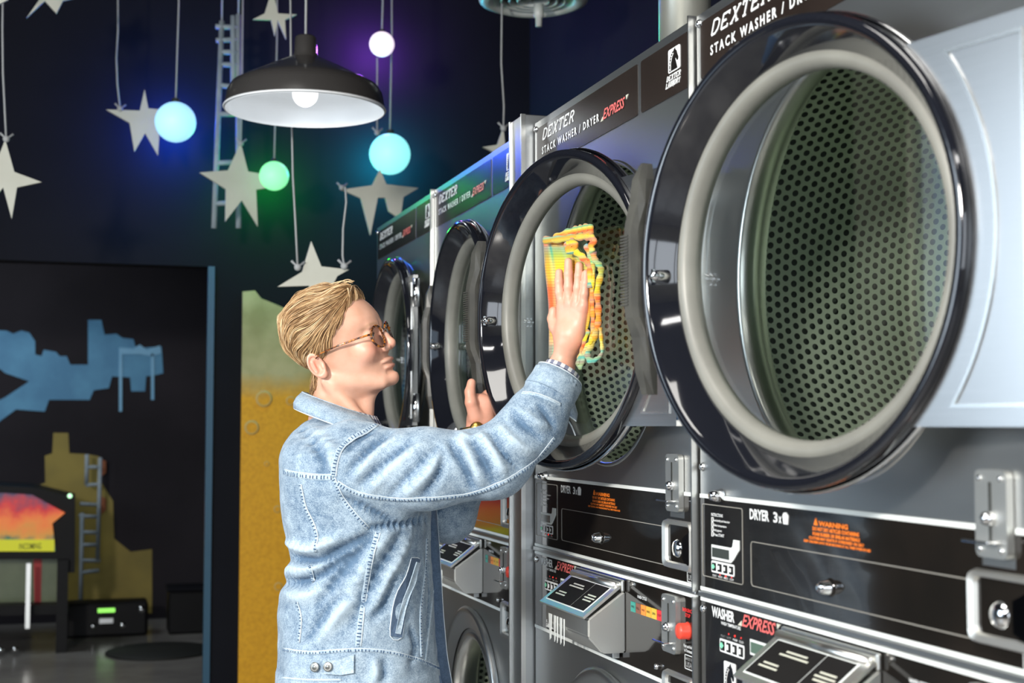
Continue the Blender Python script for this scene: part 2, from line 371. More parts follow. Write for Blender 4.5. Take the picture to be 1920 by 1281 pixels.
star([(510, -20), (521, 26), (556, 28), (534, 38), (536, 74), (520, 38), (515, 68), (508, 38), (474, 37), (496, 26)], 5.2, 'small star hanging above the pendant lamp', [[(515, -100), (512, -20)]])
star([(451, 268), (465, 322), (510, 330), (506, 352), (480, 356), (483, 425), (453, 376), (422, 416), (423, 355), (374, 324), (427, 320)], 5.58, 'large white star left of the green glowing globe', [[(456, -100), (454, 60), (453, 180), (451, 270)]])
star([(712, 318), (724, 346), (784, 353), (756, 370), (750, 412), (728, 396), (722, 371), (708, 371), (694, 441), (676, 372), (640, 356), (697, 348)], 5.58, 'white star under the cyan glowing globe', [[(640, 352), (640, 353)], [(706, 110), (706, 250)]])
star([(583, 453), (602, 500), (654, 506), (632, 518), (618, 545), (612, 600), (594, 560), (560, 590), (580, 536), (520, 538), (566, 510)], 4.4, 'white star rising behind the blond head', [[(543, -80), (545, 180), (548, 330), (553, 420), (557, 502)], [(646, 352), (648, 380), (642, 430), (641, 480), (644, 500)]])
star([(943, 240), (946, 270), (975, 280), (950, 290), (940, 318), (930, 288), (905, 276), (932, 272)], 4.9, 'small star half hidden behind the machine tops', [[(940, -60), (938, 120), (943, 200), (942, 242)]])
# ================================================================ glowing globes
def globe(x, y, rpx, col, lum, label, lcol, e, Y=5.50):
    c = onY(x, y, Y); d = float((c - CC) @ FW); t = empty('globe_lamp', tuple(c)); tag(t, label, 'lamp'); r = rpx / FPX * d
    m = emit(label.split()[0] + '_glowing_globe', col, lum)
    MB().sphere((0, 0, 0), r, 32).build('bulb', m, t)
    MB().cyl((0, 0, r * .97), r * .2, r * .2, 'z', 16).build('socket', 'dark', t)
    MB().tube([(0, 0, r * 1.1), (.006, 0, (3.40 - c[2]) * .5), (0, 0, 3.40 - c[2])], .0035, 5).build('cord', 'string', t)
    q = onY(x, y, 5.90)
    l = bpy.data.lights.new('globe_halo_light', 'POINT'); l.energy = e; l.color = lcol; l.shadow_soft_size = .04  # unseen light added between globe and wall to make the coloured halo
    o = bpy.data.objects.new('globe_halo_light', l); COL.objects.link(o); o.location = q + np.array([0, .05, 0])
globe(329, 229, 38, (.36, .72, 1.0), 1.0, 'blue glowing globe beside the greyish star', (.02, .09, 1.0), 17)
globe(514, 330, 27.5, (.27, 1.0, .42), 1.0, 'green glowing globe at the arm of a big star', (.01, 1.0, .04), 7.5)
globe(731, 289, 38.5, (.30, 1.0, 1.0), 1.0, 'cyan glowing globe right of the pendant lamp', (.0, .65, .95), 12)
globe(716, 83, 23.5, (1.0, .84, 1.0), 1.0, 'violet glowing globe near the ceiling', (.40, .08, 1.0), 12, 5.35)
# ================================================================ pendant lamp
d = 4.0; c = P(572, 205, d); t = empty('pendant_lamp', tuple(c)); tag(t, 'black dome pendant lamp with white inside and a lit bulb', 'lamp')
R = 150 / FPX * d
M['enamel_black'] = mat('black_enamel', (.045, .042, .040), .25, 0., coat=.6)
M['enamel_white'] = mat('white_enamel', (.86, .88, .90), .35)
prof = [(R, -.002), (R * .99, .012), (R * .965, .045), (R * .91, .066), (R * .80, .080), (R * .50, .116), (R * .24, .145), (R * .17, .150)]
sh = MB().lathe(prof, 64, axis='z').build('lamp_shade', 'enamel_black', t)
inn = MB().lathe([(r * .985, z - .003) for r, z in prof], 64, axis='z').build('shade_lining', 'enamel_white', sh)
MB().lathe([(R, -.004), (R * 1.012, 0), (R, .004), (R * .985, 0), (R, -.004)], 64, axis='z').build('rim', 'enamel_white', sh)
MB().lathe([(.001, .214), (.026, .214), (.031, .208), (.033, .165), (.038, .150), (.042, .143), (.001, .143)], 32, axis='z').build('socket_housing', 'enamel_black', t)
MB().sphere((0, 0, .045), .037, 24).build('bulb', emit('lit_bulb', (1, .99, .97), 1.6), t)
MB().cyl((0, 0, .08), .018, .06, 'z', 16).build('bulb_base', 'chrome', t)
MB().tube([(0, 0, .21), (0, 0, 3.40 - c[2])], .004, 6).build('cord', 'string', t)
l = bpy.data.lights.new('pendant_light', 'POINT'); l.energy = .9; l.shadow_soft_size = .035; l.color = (.92, .97, 1.0)
o = bpy.data.objects.new('pendant_light', l); COL.objects.link(o); o.location = c + np.array([0, 0, .0])
# ================================================================ ceiling diffuser, pipe
M['vent'] = mottled('pale_metal_vent', (.50, .52, .50), (.58, .60, .57), 9, .4)
d = 4.9; c = P(1000, 2, d); t = empty('ceiling_vent', tuple(c)); tag(t, 'round slatted ceiling air diffuser with a small nozzle', 'vent'); R = 105 / FPX * d
MB().lathe([(R * .70, .03), (R * .72, .0), (R * .82, -.012), (R * .97, 0), (R, .03), (R * .98, .06), (R * .7, .06)], 64, axis='z').build('flange', 'vent', t)
for k in (.58, .44, .29): MB().lathe([(R * k, -.005), (R * (k + .05), .03), (R * (k + .035), .03), (R * (k - .02), -.005), (R * k, -.005)], 48, axis='z').build('louvre_ring', 'vent', t)
MB().box(-R * .66, R * .66, -.008, .008, .02, .03).box(-.008, .008, -R * .66, R * .66, .02, .03).build('cross_bar', 'vent', t)
MB().lathe([(.0, .01), (.018, .01), (.018, -.035), (.012, -.04), (.011, -.07), (0, -.07)], 16, c=(.02, 0, -.02), axis='z').build('nozzle', 'vent', t)
MB().lathe([(R * .72, .10), (R * .72, 3.40 - c[2]), ], 48, axis='z').build('duct_collar', 'dark', t)
M['duct'] = mottled('galvanised_duct', (.42, .43, .38), (.50, .50, .44), 8, .35, metal=.6)
c = onX(1284, 30, 1.35); tag(MB().lathe([(.0, 1.94), (.062, 1.94), (.062, 2.35), (.068, 2.36), (.068, 2.38), (.062, 2.39), (.062, 3.40), (0, 3.40)], 32, (c[0], c[1], 0), 'z').build('exhaust_duct', 'duct'), 'round metal exhaust duct rising behind the machine tops', 'duct')
# ================================================================ far room things
M['cab_black'] = mat('black_cabinet_laminate', (.005, .005, .006), .5, spec=.2)
M['art_glass'] = mat('arcade_art', (.3, .05, .01), .25); h = NT(M['art_glass']); tc = h.n('ShaderNodeTexCoord')
v = obj_coord(h, (1, 1, 1)); sp = h.n('ShaderNodeSeparateXYZ'); h.l(tc.outputs['Object'], sp.inputs[0])
a1 = h.n('ShaderNodeMath', operation='MULTIPLY_ADD'); h.l(noise(h, v, 9, 3.), a1.inputs[0]); a1.inputs[1].default_value = .25; h.l(sp.outputs[2], a1.inputs[2])
cr = h.n('ShaderNodeMapRange'); cr.inputs['From Min'].default_value = .08; cr.inputs['From Max'].default_value = .44; h.l(a1.outputs[0], cr.inputs[0])
colr = ramp(h, cr.outputs[0], [(.0, (.02, .07, .03)), (.25, (.03, .12, .07)), (.38, (.55, .24, .03)), (.62, (.75, .16, .02)), (.82, (.55, .01, .01)), (1., (.05, .02, .07))]); h.l(colr, h.b.inputs['Base Color'])
h.l(colr, h.b.inputs['Emission Color']); h.b.inputs['Emission Strength'].default_value = .55
Y = 8.3; c = onY(55, 1180, Y); c[2] = 0; t = empty('arcade_cabinet', tuple(c)); tag(t, 'black arcade machine with red and yellow lit artwork', 'arcade machine')
def L(x, y): q = onY(x, y, Y); return (q[0] - c[0], q[2])
def fl(nm, pts, m, y0, y1): return MB().prism([L(*p_) for p_ in pts], y0, y1).build(nm, m, t)
fl('cabinet_body', [(-120, 905), (60, 915), (140, 935), (140, 1075), (108, 1075), (108, 1050), (-120, 1050)], 'cab_black', .03, .6)
art = fl('backglass_art', [(-110, 922), (10, 925), (60, 928), (122, 962), (98, 982), (104, 1034), (-110, 1034)], 'art_glass', .0, .03); art.location.z = 0
bz = min(v_.co.z for v_ in art.data.vertices)
for v_ in art.data.vertices: v_.co.z -= bz
art.location.z = bz
M['art_yellow'] = emit('yellow_lit_banner', (.62, .62, .02), .45); M['art_dark'] = mat('dark_olive_lettering', (.14, .15, .01), .5)
bn = fl('title_banner', [(-110, 1012), (102, 1012), (102, 1034), (-110, 1034)], 'art_yellow', -.008, .0)
x0, z0 = L(36, 1030); tx = text(bn, 'INCOMING', x0, z0, .034, 'art_dark', L(98, 0)[0] - x0, bold=.01, y=-.010)
M['playfield'] = mottled('green_lit_playfield', (.12, .16, .07), (.20, .24, .12), 4, .3)
fl('lower_panel', [(-110, 1056), (112, 1056), (112, 1140), (-110, 1145)], 'playfield', .25, .28)
fl('red_stripe', [(60, 1056), (76, 1056), (74, 1142), (62, 1142)], 'red_ink', .24, .25)
fl('base_bar', [(-120, 1142), (128, 1138), (128, 1156), (-120, 1162)], 'cab_black', .1, .3)
for x in (54, -60): 
    p0, p1 = L(x, 1056), L(x, 1178); MB().box(p0[0] - .012, p0[0] + .012, -.02, .004, p1[1], p0[1]).build('chrome_leg', 'steel_light', t)
for x in (118,): 
    p0, p1 = L(x, 1050), L(x, 1205); MB().box(p0[0] - .03, p0[0] + .03, -.02, .04, 0, p0[1]).build('black_leg', 'cab_black', t)
for x in (2, 29): p0 = L(x, 1178); MB().sphere((p0[0], -.03, .035), .022, 12, (1, 1, .7)).build('foot_cap', 'chrome', t)
p0 = L(131, 930); MB().sphere((p0[0], -.01, p0[1]), .013, 10).build('indicator_light', emit('mint_indicator', (.55, 1, .6), 1.6), t)
Y = 8.9; c = onY(200, 1170, Y); c[2] = 0; t = empty('portable_stereo', tuple(c)); tag(t, 'low black stereo with a green lit display on the far floor', 'stereo')
MB().box(-.24, .24, -.10, .10, .0, .21, .02).build('housing', 'cab_black', t)
MB().box(-.055, .045, -.106, -.099, .15, .175).build('display', emit('green_display', (.35, 1., .15), .9), t)
for x in (-.08, .09, .2): MB().lathe([(0, -.006), (.02, -.006), (.02, 0), (0, 0)], 16, (x, -.1, .07 if x < .1 else .16)).build('dial', 'chrome', t)
MB().box(-.045, .035, -.104, -.099, .085, .115).build('cassette_door', 'steel', t)
c = onY(300, 1193, 8.15); c[2] = 0; o = MB().lathe([(0, 0), (.28, 0), (.30, .006), (.29, .014), (0, .014)], 40, (0, 0, 0), 'z').build('round_mat', 'dark'); o.location = tuple(c); tag(o, 'round dark mat lying on the grey floor of the far room', 'mat')
c = onY(348, 1160, 8.9); c[2] = 0; t = empty('storage_bin', tuple(c)); tag(t, 'dark bin half hidden behind the blue grey jamb', 'bin')
MB().box(-.11, .11, -.11, .11, 0, .26, .015).build('bin_body', 'cab_black', t); MB().box(-.12, .12, -.12, .12, .26, .285, .008).build('lid', 'night_wall', t)
# ================================================================ stacked washer dryers
H0 = 1.94; MW = .83
UC, ZC = .425, 1.49       # dryer opening centre
def slab_text(parent, s, x0, z0, h, adv, m, shear=.35, th=.0012):
    """slab-serif italic capitals from strokes"""
    G = {'D': [[(0, 0), (0, 1)], [(0, 1), (.45, 1), (.75, .8), (.8, .5), (.7, .2), (.45, 0), (0, 0)]],
         'E': [[(0, 0), (0, 1)], [(0, 1), (.75, 1), (.75, .8)], [(0, .52), (.5, .52)], [(0, 0), (.75, 0), (.75, .2)]],
         'X': [[(.05, 0), (.75, 1)], [(.1, 1), (.7, 0)], [(-.08, 0), (.2, 0)], [(.58, 0), (.88, 0)], [(-.03, 1), (.25, 1)], [(.6, 1), (.9, 1)]],
         'T': [[(.4, 0), (.4, 1)], [(0, .78), (0, 1), (.8, 1), (.8, .78)], [(.22, 0), (.58, 0)]],
         'R': [[(.05, 0), (.05, 1)], [(.05, 1), (.5, 1), (.7, .85), (.7, .65), (.5, .5), (.05, .5)], [(.4, .5), (.75, 0), (.9, 0)], [(-.1, 0), (.22, 0)]],
         'L': [[(.1, 0), (.1, 1)], [(-.05, 1), (.28, 1)], [(-.05, 0), (.75, 0), (.75, .25)]],
         'A': [[(0, 0), (.4, 1), (.8, 0)], [(.15, .35), (.65, .35)], [(-.1, 0), (.15, 0)], [(.65, 0), (.92, 0)]],
         'U': [[(.08, 1), (.08, .25), (.25, 0), (.55, 0), (.72, .25), (.72, 1)], [(-.06, 1), (.22, 1)], [(.58, 1), (.86, 1)]],
         'N': [[(.08, 0), (.08, 1), (.7, 0), (.7, 1)], [(-.08, 0), (.22, 0)], [(.56, 1), (.86, 1)]],
         'Y': [[(.4, 0), (.4, .45), (.05, 1)], [(.4, .45), (.75, 1)], [(.22, 0), (.58, 0)]]}
    b = MB()
    for i, ch in enumerate(s):
        for st in G.get(ch, []):
            pts = [(x0 + (i + px_ * .82) * adv + shear * pz * h, z0 + pz * h) for px_, pz in st]
            b.outline(pts, h * .17, -th, -th * .3, closed=False)
    return b.build('lettering', m, parent)
def quad(parent, name, u0, u1, z0, z1, m, y0=-.0015, y1=-.0003): return MB().box(u0, u1, y0, y1, z0, z1).build(name, m, parent)
def basket_icon(parent, u, z, w_, h_):
    return MB().prism([(u + w_ * .12, z), (u + w_ * .88, z), (u + w_, z + h_ * .7), (u + w_ * .85, z + h_ * .85), (u + w_ * .6, z + h_), (u + w_ * .2, z + h_ * .95), (u, z + h_ * .72)], -.0015, -.0003).build('basket_icon', 'white_ink', parent)
def horse_logo(parent, u0, u1, z0, z1):
    w_, h_ = u1 - u0, z1 - z0; b = MB().prism(rr(u0, u1, z0, z1, w_ * .08), -.0014, -.0003); o = b.build('logo_plate', 'white_ink', parent)
    hp = [(.12, .05), (.12, .35), (.18, .60), (.32, .80), (.52, .90), (.60, .97), (.64, .88), (.74, .80), (.80, .66), (.90, .48), (.86, .38), (.76, .38), (.70, .48), (.62, .52), (.66, .40), (.74, .22), (.80, .05)]
    MB().prism([(u0 + x * w_, z0 + z * h_) for x, z in hp], -.0020, -.0014).build('horse_head', 'gloss_black', parent)
    mb = MB()
    for k in range(7):
        t_ = k / 6; x = .16 + .30 * t_ ** 1.6; z = .12 + .72 * t_ ** .75
        mb.box(u0 + (x - .02) * w_, u0 + (x + .03) * w_, -.0026, -.0020, z0 + z * h_, z0 + (z + .035) * h_)
    mb.outline([(u0 + x * w_, z0 + z * h_) for x, z in ((.24, .06), (.25, .38), (.36, .62), (.50, .76))], w_ * .03, -.0026, -.0020, False)
    mb.build('horse_mane', 'white_ink', parent); return o
def buttons(parent, u0, u1, z0, z1, labels, zl, dots, zd):
    MB().prism(rr(u0, u1, z0, z1, .003), -.0018, -.0003).build('button_strip', 'white_ink', parent)
    w_ = (u1 - u0) / 4
    for k in range(4):
        a = u0 + w_ * (k + .22)
        quad(parent, 'button', a, a + w_ * .62, z0 + .003, z1 - .003, 'gloss_black', -.0030, -.0018)
        if k == 0: MB().prism([(a - .002, (z0 + z1) / 2), (a + w_ * .25, z0 + .005), (a + w_ * .55, (z0 + z1) / 2), (a + w_ * .25, z1 - .005)], -.0036, -.0030).build('start_mark', 'green_ink', parent)
        else: MB().prism(rr(a + w_ * .1, a + w_ * .34, z0 + .006, z1 - .006, .001, 2), -.0036, -.0030).build('button_mark', 'white_ink', parent)
        text(parent, labels[k], u0 + w_ * (k + .12), zl, .0036, 'white_ink', w_ * .74, bold=.02)
        if k: MB().lathe([(0, -.002), (.0016, -.002), (.0016, -.0003), (0, -.0003)], 8, (u0 + w_ * (k + .5), 0, zd)).build('indicator', emit('red_indicator_lit', (1, .03, .02), 1.2) if k == dots else 'red_ink', parent)
def coin_slide(parent, u0, u1, z0, z1):
    p = MB().prism(rr(u0, u1, z0, z1, .008), -.010, -.001).build('coin_plate', 'satin', parent); uc = (u0 + u1) / 2; hh = z1 - z0
    MB().box(uc - .0015, uc + .0015, -.0112, -.0098, z0 + hh * .18, z0 + hh * .86).build('coin_slot', 'dark', p)
    k = MB().lathe([(0, -.022), (.006, -.020), (.0085, -.014), (.0085, -.010), (0, -.010)], 16, (uc, 0, z0 + hh * .45)); k.build('coin_knob', 'chrome', p)
    MB().box(u0 - .004, u1 - .012, -.026, -.010, z0 + hh * .17, z0 + hh * .20, .001).build('coin_ledge', 'chrome', p)
    for uu in (u0 + .009, u1 - .009):
        for zz in (z0 + .009, z1 - .009): MB().lathe([(0, -.013), (.0032, -.012), (.0035, -.010), (0, -.010)], 10, (uu, 0, zz)).build('screw', 'chrome', p)
def coin_cup(parent, u0, u1, z0, z1, deep=.02):
    o = rr(u0, u1, z0, z1, .012, 5); i_ = rr(u0 + .010, u1 - .010, z0 + .010, z1 - .008, .008, 5); i2 = rr(u0 + .022, u1 - .018, z0 + .020, z1 - .014, .004, 5)
    n = len(o); V = [(x, -.001, z) for x, z in o] + [(x, -.009, z) for x, z in [(a[0] * .7 + b_[0] * .3, a[1] * .7 + b_[1] * .3) for a, b_ in zip(o, i_)]] + [(x, -.006, z) for x, z in i_] + [(x, deep, z) for x, z in i2]
    F = [(r_ * n + k, r_ * n + (k + 1) % n, (r_ + 1) * n + (k + 1) % n, (r_ + 1) * n + k) for r_ in range(3) for k in range(n)] + [tuple(3 * n + k for k in range(n))]
    p = MB()._add(V, F).build('coin_cup', 'satin', parent)
    uc, zc = (u0 + u1) / 2 + .006, (z0 + z1) / 2
    MB().box(u0 + .024, u1 - .020, deep - .012, deep - .004, z0 + .022, z1 - .016).build('reject_plate', 'gloss_black', p)
    text(p, 'REJECT', u0 + .036, z1 - .028, .006, 'white_ink', .036, bold=.02, y=deep - .0128)
    MB().lathe([(0, -.018), (.012, -.016), (.017, -.008), (.018, 0), (0, 0)], 24, (uc - .014, deep - .010, zc - .006)).build('return_button', 'chrome', p)
    MB().prism([(uc + .010, zc - .022), (u1 - .016, zc - .032), (u1 - .016, zc + .024), (uc + .010, zc + .012)], -.004, deep - .012).build('return_chute', 'chrome', p)
def made_in(parent, u, z):
    p = MB().outline(rr(u, u + .030, z, z + .022, .002), .0012, -.0015, -.0003).build('origin_mark', 'white_ink', parent)
    text(parent, 'MADE IN', u + .003, z + .014, .005, 'white_ink', .024, bold=.02); text(parent, 'USA', u + .003, z + .003, .009, 'white_ink', .024, bold=.03)
def soap_box(parent, u0, u1, zb, zt, dp):
    """sloping-lidded stainless detergent box"""
    zl = zt - .050
    prof = [(-.0, zt - .002), (-.006, zt - .004), (-dp, zl), (-dp, zb + .030), (-dp * .62, zb), (-.0, zb)]
    n = len(prof); V = [(u0, y, z) for y, z in prof] + [(u1, y, z) for y, z in prof]
    F = [tuple(range(n)), tuple(range(2 * n - 1, n - 1, -1))] + [(i, i + n, (i + 1) % n + n, (i + 1) % n) for i in range(n)]
    b = MB(); b._add(V, F); bmesh.ops.bevel(b.bm, geom=list(b.bm.edges), offset=.003, segments=2, affect='EDGES')
    p = b.build('soap_dispenser', 'satin', parent)
    # lid plate along the slope
    def S(t_, lift): y = -.010 - (dp + .004 - .010) * t_; z = zt + .002 - .050 * t_; return (y - lift * .6, z + lift * .8)
    def slab(nm, ua, ub, ta, tb, l0, l1, m):
        a0, a1, b0, b1 = S(ta, l0), S(ta, l1), S(tb, l0), S(tb, l1)
        V = [(u, y, z) for u in (ua, ub) for (y, z) in (a0, a1, b1, b0)]
        return MB()._add(V, [(0, 1, 2, 3), (7, 6, 5, 4), (0, 4, 5, 1), (1, 5, 6, 2), (2, 6, 7, 3), (3, 7, 4, 0)]).build(nm, m, p)
    slab('lid', u0 - .003, u1 + .003, 0, 1.05, .002, .007, 'satin')
    slab('lid_border', u0 + .012, u1 - .016, .10, .93, .007, .0076, 'white_line')
    um = u0 + (u1 - u0) * .62
    slab('lid_label', u0 + .015, um - .0012, .13, .90, .0076, .0082, 'label_black'); slab('lid_label', um + .0012, u1 - .019, .13, .90, .0076, .0082, 'label_black')
    for (a, b_, t0_) in ((u0 + .06, u0 + .115, .28), (u0 + .05, u0 + .125, .36), (u0 + .035, u0 + .075, .60), (u0 + .03, u0 + .08, .68), (um + .02, um + .06, .45), (um + .015, um + .065, .53), (um + .02, um + .06, .61)):
        slab('label_print', a, b_, t0_, t0_ + .035, .0082, .0086, 'cream_ink')
    MB().tube([(u0 + .004, -.016, zt + .007), (u1 - .004, -.016, zt + .007)], .0075, 10).build('hinge_tube', 'steel_light', p)
    MB().box(u0 - .004, u1 + .004, -.010, -.002, zt - .004, zt + .018, .003).build('hinge_flange', 'steel_light', p)
    MB().box(u0 + .03, u1 - .02, -.018, -.004, zb - .012, zb - .002, .001).build('drain_lip', 'steel', p)
    pr = MB()
    for k, (a, w_) in enumerate(((.020, .018), (.050, .010), (.066, .008), (.084, .012), (.106, .005))): pr.prism([(u0 + a, zl - .016), (u0 + a + w_, zl - .016), (u0 + a + w_ * .7, zl - .062), (u0 + a + w_ * .35, zl - .066)], -dp - .0008, -dp + .0005)
    pr.build('front_marking', 'white_line', p)
    return p
# ---- perforated drum sheet
def drum_sheet(R, depth, pitch, name='perforated_sheet'):
    na = int(2 * PI * R / pitch); na += na % 2; row = pitch * .866; nr = int(depth / row); rh = pitch * .31; K = 8
    V, F = [], []; idx = {}
    def W(a_, y): return (R * math.cos(a_), y, R * math.sin(a_))
    def corner(a_, y):
        k = (round(a_ / (2 * PI) * na * 6) % (na * 6), round(y / row * 6))
        if k not in idx: idx[k] = len(V); V.append(W(a_, y))
        return idx[k]
    da = 2 * PI / na
    for j in range(nr):
        for i in range(na):
            ca = (i + .5 * (j % 2)) * da; cy = j * row
            hx = [corner(ca + sx * da * .5, cy + sy * row / 3) for sx, sy in ((1, -1), (1, 1))]
            hx = [corner(ca + .5 * da, cy - row / 3), corner(ca + .5 * da, cy + row / 3), corner(ca, cy + row * 2 / 3), corner(ca - .5 * da, cy + row / 3), corner(ca - .5 * da, cy - row / 3), corner(ca, cy - row * 2 / 3)]
            ha = [-30, 30, 90, 150, 210, 270]; base = len(V); n2 = 12
            for k in range(n2):
                t_ = math.radians(-30 + 30 * k); V.append(W(ca + rh / R * math.cos(t_), cy + rh * math.sin(t_)))
            for k in range(6):
                a0, a1, a2 = base + 2 * k, base + 2 * k + 1, base + (2 * k + 2) % n2
                F.append((hx[k], a0, a1)); F.append((hx[k], a1, hx[(k + 1) % 6])); F.append((a1, a2, hx[(k + 1) % 6]))
    me = bpy.data.meshes.new(name); me.from_pydata(V, [], F); me.update(); return me
SHEET = drum_sheet(.316, .52, .0165)
SHEET2 = drum_sheet(.23, .30, .018, 'washer_basket_sheet')
def ring_plate(u0, u1, z0, z1, cu, cz, r, y0, y1, n=96):
    """rectangular plate with a round hole"""
    V = []; 
    for k in range(n):
        t_ = 2 * PI * k / n; c_, s_ = math.cos(t_), math.sin(t_)
        sx = ((u1 - cu) / c_ if c_ > 1e-9 else (u0 - cu) / c_ if c_ < -1e-9 else 1e9); sz = ((z1 - cz) / s_ if s_ > 1e-9 else (z0 - cz) / s_ if s_ < -1e-9 else 1e9)
        m_ = min(sx, sz); V += [(cu + r * c_, y0, cz + r * s_), (cu + m_ * c_, y0, cz + m_ * s_), (cu + r * c_, y1, cz + r * s_), (cu + m_ * c_, y1, cz + m_ * s_)]
    # corners
    F = []
    for k in range(n):
        a = 4 * k; b_ = 4 * ((k + 1) % n)
        F += [(a, b_, b_ + 1, a + 1), (a + 2, a + 3, b_ + 3, b_ + 2), (a, a + 2, b_ + 2, b_)]
    cs = []
    for X, Z in ((u1, z1), (u0, z1), (u0, z0), (u1, z0)):
        t_ = math.atan2(Z - cz, X - cu) % (2 * PI); k = int(t_ / (2 * PI) * n); cs.append((k, X, Z))
    for k, X, Z in cs:
        V.append((X, y0, Z)); V.append((X, y1, Z)); i = len(V) - 2
        F += [(4 * k + 1, 4 * ((k + 1) % n) + 1, i), (4 * k + 3, i + 1, 4 * ((k + 1) % n) + 3)]
    return MB()._add(V, F)
def make_machine():
    t = empty('stack_washer_dryer')
    # ---- casing
    b = MB().box(.0, MW, .62, .80, 0, H0 - .002).box(0, .012, .012, .62, 0, H0 - .002).box(MW - .012, MW, .012, .62, 0, H0 - .002).box(.012, MW - .012, .012, .62, H0 - .012, H0 - .002).box(.012, MW - .012, .012, .62, 1.02, 1.05).box(.012, MW - .012, .012, .62, 0, .03)
    b.build('casing', 'steel', t)
    ring_plate(0.002, MW - .002, 1.018, H0, UC, ZC, .288, 0, .012).build('dryer_front', 'steel', t)
    ring_plate(0.002, MW - .002, .06, 1.014, .43, .56, .205, 0, .012).build('washer_front', 'steel', t)
    MB().box(.01, MW - .01, .03, .06, 0, .06).build('kick_plate', 'dark', t)
    # opening lip and drum
    MB().lathe([(.288, .0), (.284, -.004), (.278, .002), (.278, .020), (.284, .034), (.296, .040), (.310, .046), (.316, .062)], 96, (UC, 0, ZC)).build('opening_lip', 'steel_light', t)
    dr = link('drum', SHEET.copy(), 'drum', t); dr.location = (UC, .068, ZC)
    c_ = MB().lathe([(.328, .05), (.328, .62)], 64, (UC, 0, ZC)); c_.build('drum_casing', 'drum_back', t)
    MB().lathe([(.326, .575), (.20, .575), (.19, .56), (.0, .555)], 64, (UC, 0, ZC)).build('drum_back_plate', 'drum', t)
    for a in (.0, 1.45, 4.42):
        v = MB()
        ca, sa = math.cos(a), math.sin(a)
        pts = [(-.03, .315), (-.018, .28), (.018, .28), (.03, .315)]
        V = [(UC + (x * -sa + r * ca), y, ZC + (x * ca + r * sa)) for y in (.10, .55) for x, r in pts]
        v._add(V, [(0, 1, 2, 3), (7, 6, 5, 4), (0, 4, 5, 1), (1, 5, 6, 2), (2, 6, 7, 3)]).build('lifter_vane', 'drum', t)
    # header panels
    for (a, b_) in ((.018, .592), (.607, .812)):
        MB().prism(rr(a, b_, 1.832, 1.925, .006), -.0012, .0005).build('header_panel', 'header', t)
    slab_text(t, 'DEXTER', .060, 1.893, .021, .034, 'white_ink', .5).location.y = -.001
    o = text(t, 'STACK WASHER / DRYER', .056, 1.862, .0165, 'white_ink', .345, y=-.0022, bold=.03, sp=1.45)
    text(t, 'EXPRESS', .422, 1.860, .020, 'pink_ink', .105, .45, .02, y=-.0024)
    MB().prism([(.408, 1.858), (.420, 1.858), (.420, 1.866)], -.0024, -.0012).prism([(.538, 1.880), (.550, 1.880), (.540, 1.872)], -.0024, -.0012).build('speed_mark', 'cream_ink', t)
    lg = empty('x'); bpy.data.objects.remove(lg)
    g = horse_logo(t, .730, .778, 1.872, 1.912)
    for o in [x for x in t.children if x.name.split('.')[0] in ('logo_plate', 'horse_head', 'horse_mane')]: o.location.y = -.001
    slab_text(t, 'DEXTER', .722, 1.860, .008, .0098, 'white_ink', .4).location.y = -.001
    slab_text(t, 'LAUNDRY', .718, 1.849, .008, .0086, 'white_ink', .4).location.y = -.001
    # dryer control panel
    MB().prism([(.004, 1.026), (MW - .006, 1.026), (MW - .006, 1.166), (.780, 1.166), (.780, 1.128), (.722, 1.128), (.722, 1.166), (.004, 1.166)], -.0012, .0004).build('dryer_control_panel', 'gloss_black', t)
    MB().box(.004, .722, -.0026, .0004, 1.1655, 1.1715).box(.782, MW - .006, -.0026, .0004, 1.1655, 1.1715).box(.004, MW - .006, -.0026, .0004, 1.021, 1.0265).box(.004, MW - .006, -.0026, .0004, 1.0045, 1.010).build('white_edge_strip', 'white_line', t)
    MB().box(.002, MW - .002, -.006, .0, 1.011, 1.020, .002).build('joint_channel', 'steel', t)
    MB().outline(rr(.012, .150, 1.044, 1.156, .004), .0012, -.0022, -.0010).build('instruction_border', 'outline', t)
    text(t, 'INSTRUCTIONS', .045, 1.139, .0050, 'white_ink', .040, bold=.02, y=-.0022)
    for k, (s_, w_) in enumerate((('Load laundry and close door', .056), ('Select temperature', .044), ('Add payment', .028), ('Press START', .036))):
        z = 1.1305 - k * .0075; MB().outline(rr(.045, .0505, z, z + .0062, .0008, 2), .0009, -.0022, -.0010).build('step_box', 'white_ink', t); text(t, s_, .0535, z + .001, .0046, 'white_ink', w_, bold=.02, y=-.0022)
    MB().prism([(.045, 1.0725), (.112, 1.0725), (.120, 1.077), (.140, 1.094), (.140, 1.108), (.121, 1.108), (.117, 1.097), (.112, 1.095), (.045, 1.095)], -.0024, -.0010).build('display_arrow', 'white_line', t)
    quad(t, 'dryer_display', .0485, .1065, 1.0765, 1.0910, 'lcd', -.0032, -.0024)
    buttons(t, .043, .122, 1.0525, 1.0705, ('START', 'HIGH', 'MED', 'LOW'), 1.0460, 2, 1.0508)
    text(t, 'DRYER', .175, 1.143, .0155, 'white_ink', .060, bold=.035, y=-.0022); text(t, '3', .2475, 1.143, .0150, 'white_ink', .013, bold=.03, y=-.0022); text(t, 'x', .263, 1.143, .0095, 'white_ink', .009, bold=.03, y=-.0022)
    basket_icon(t, .275, 1.142, .016, .0165).location.y = -.001
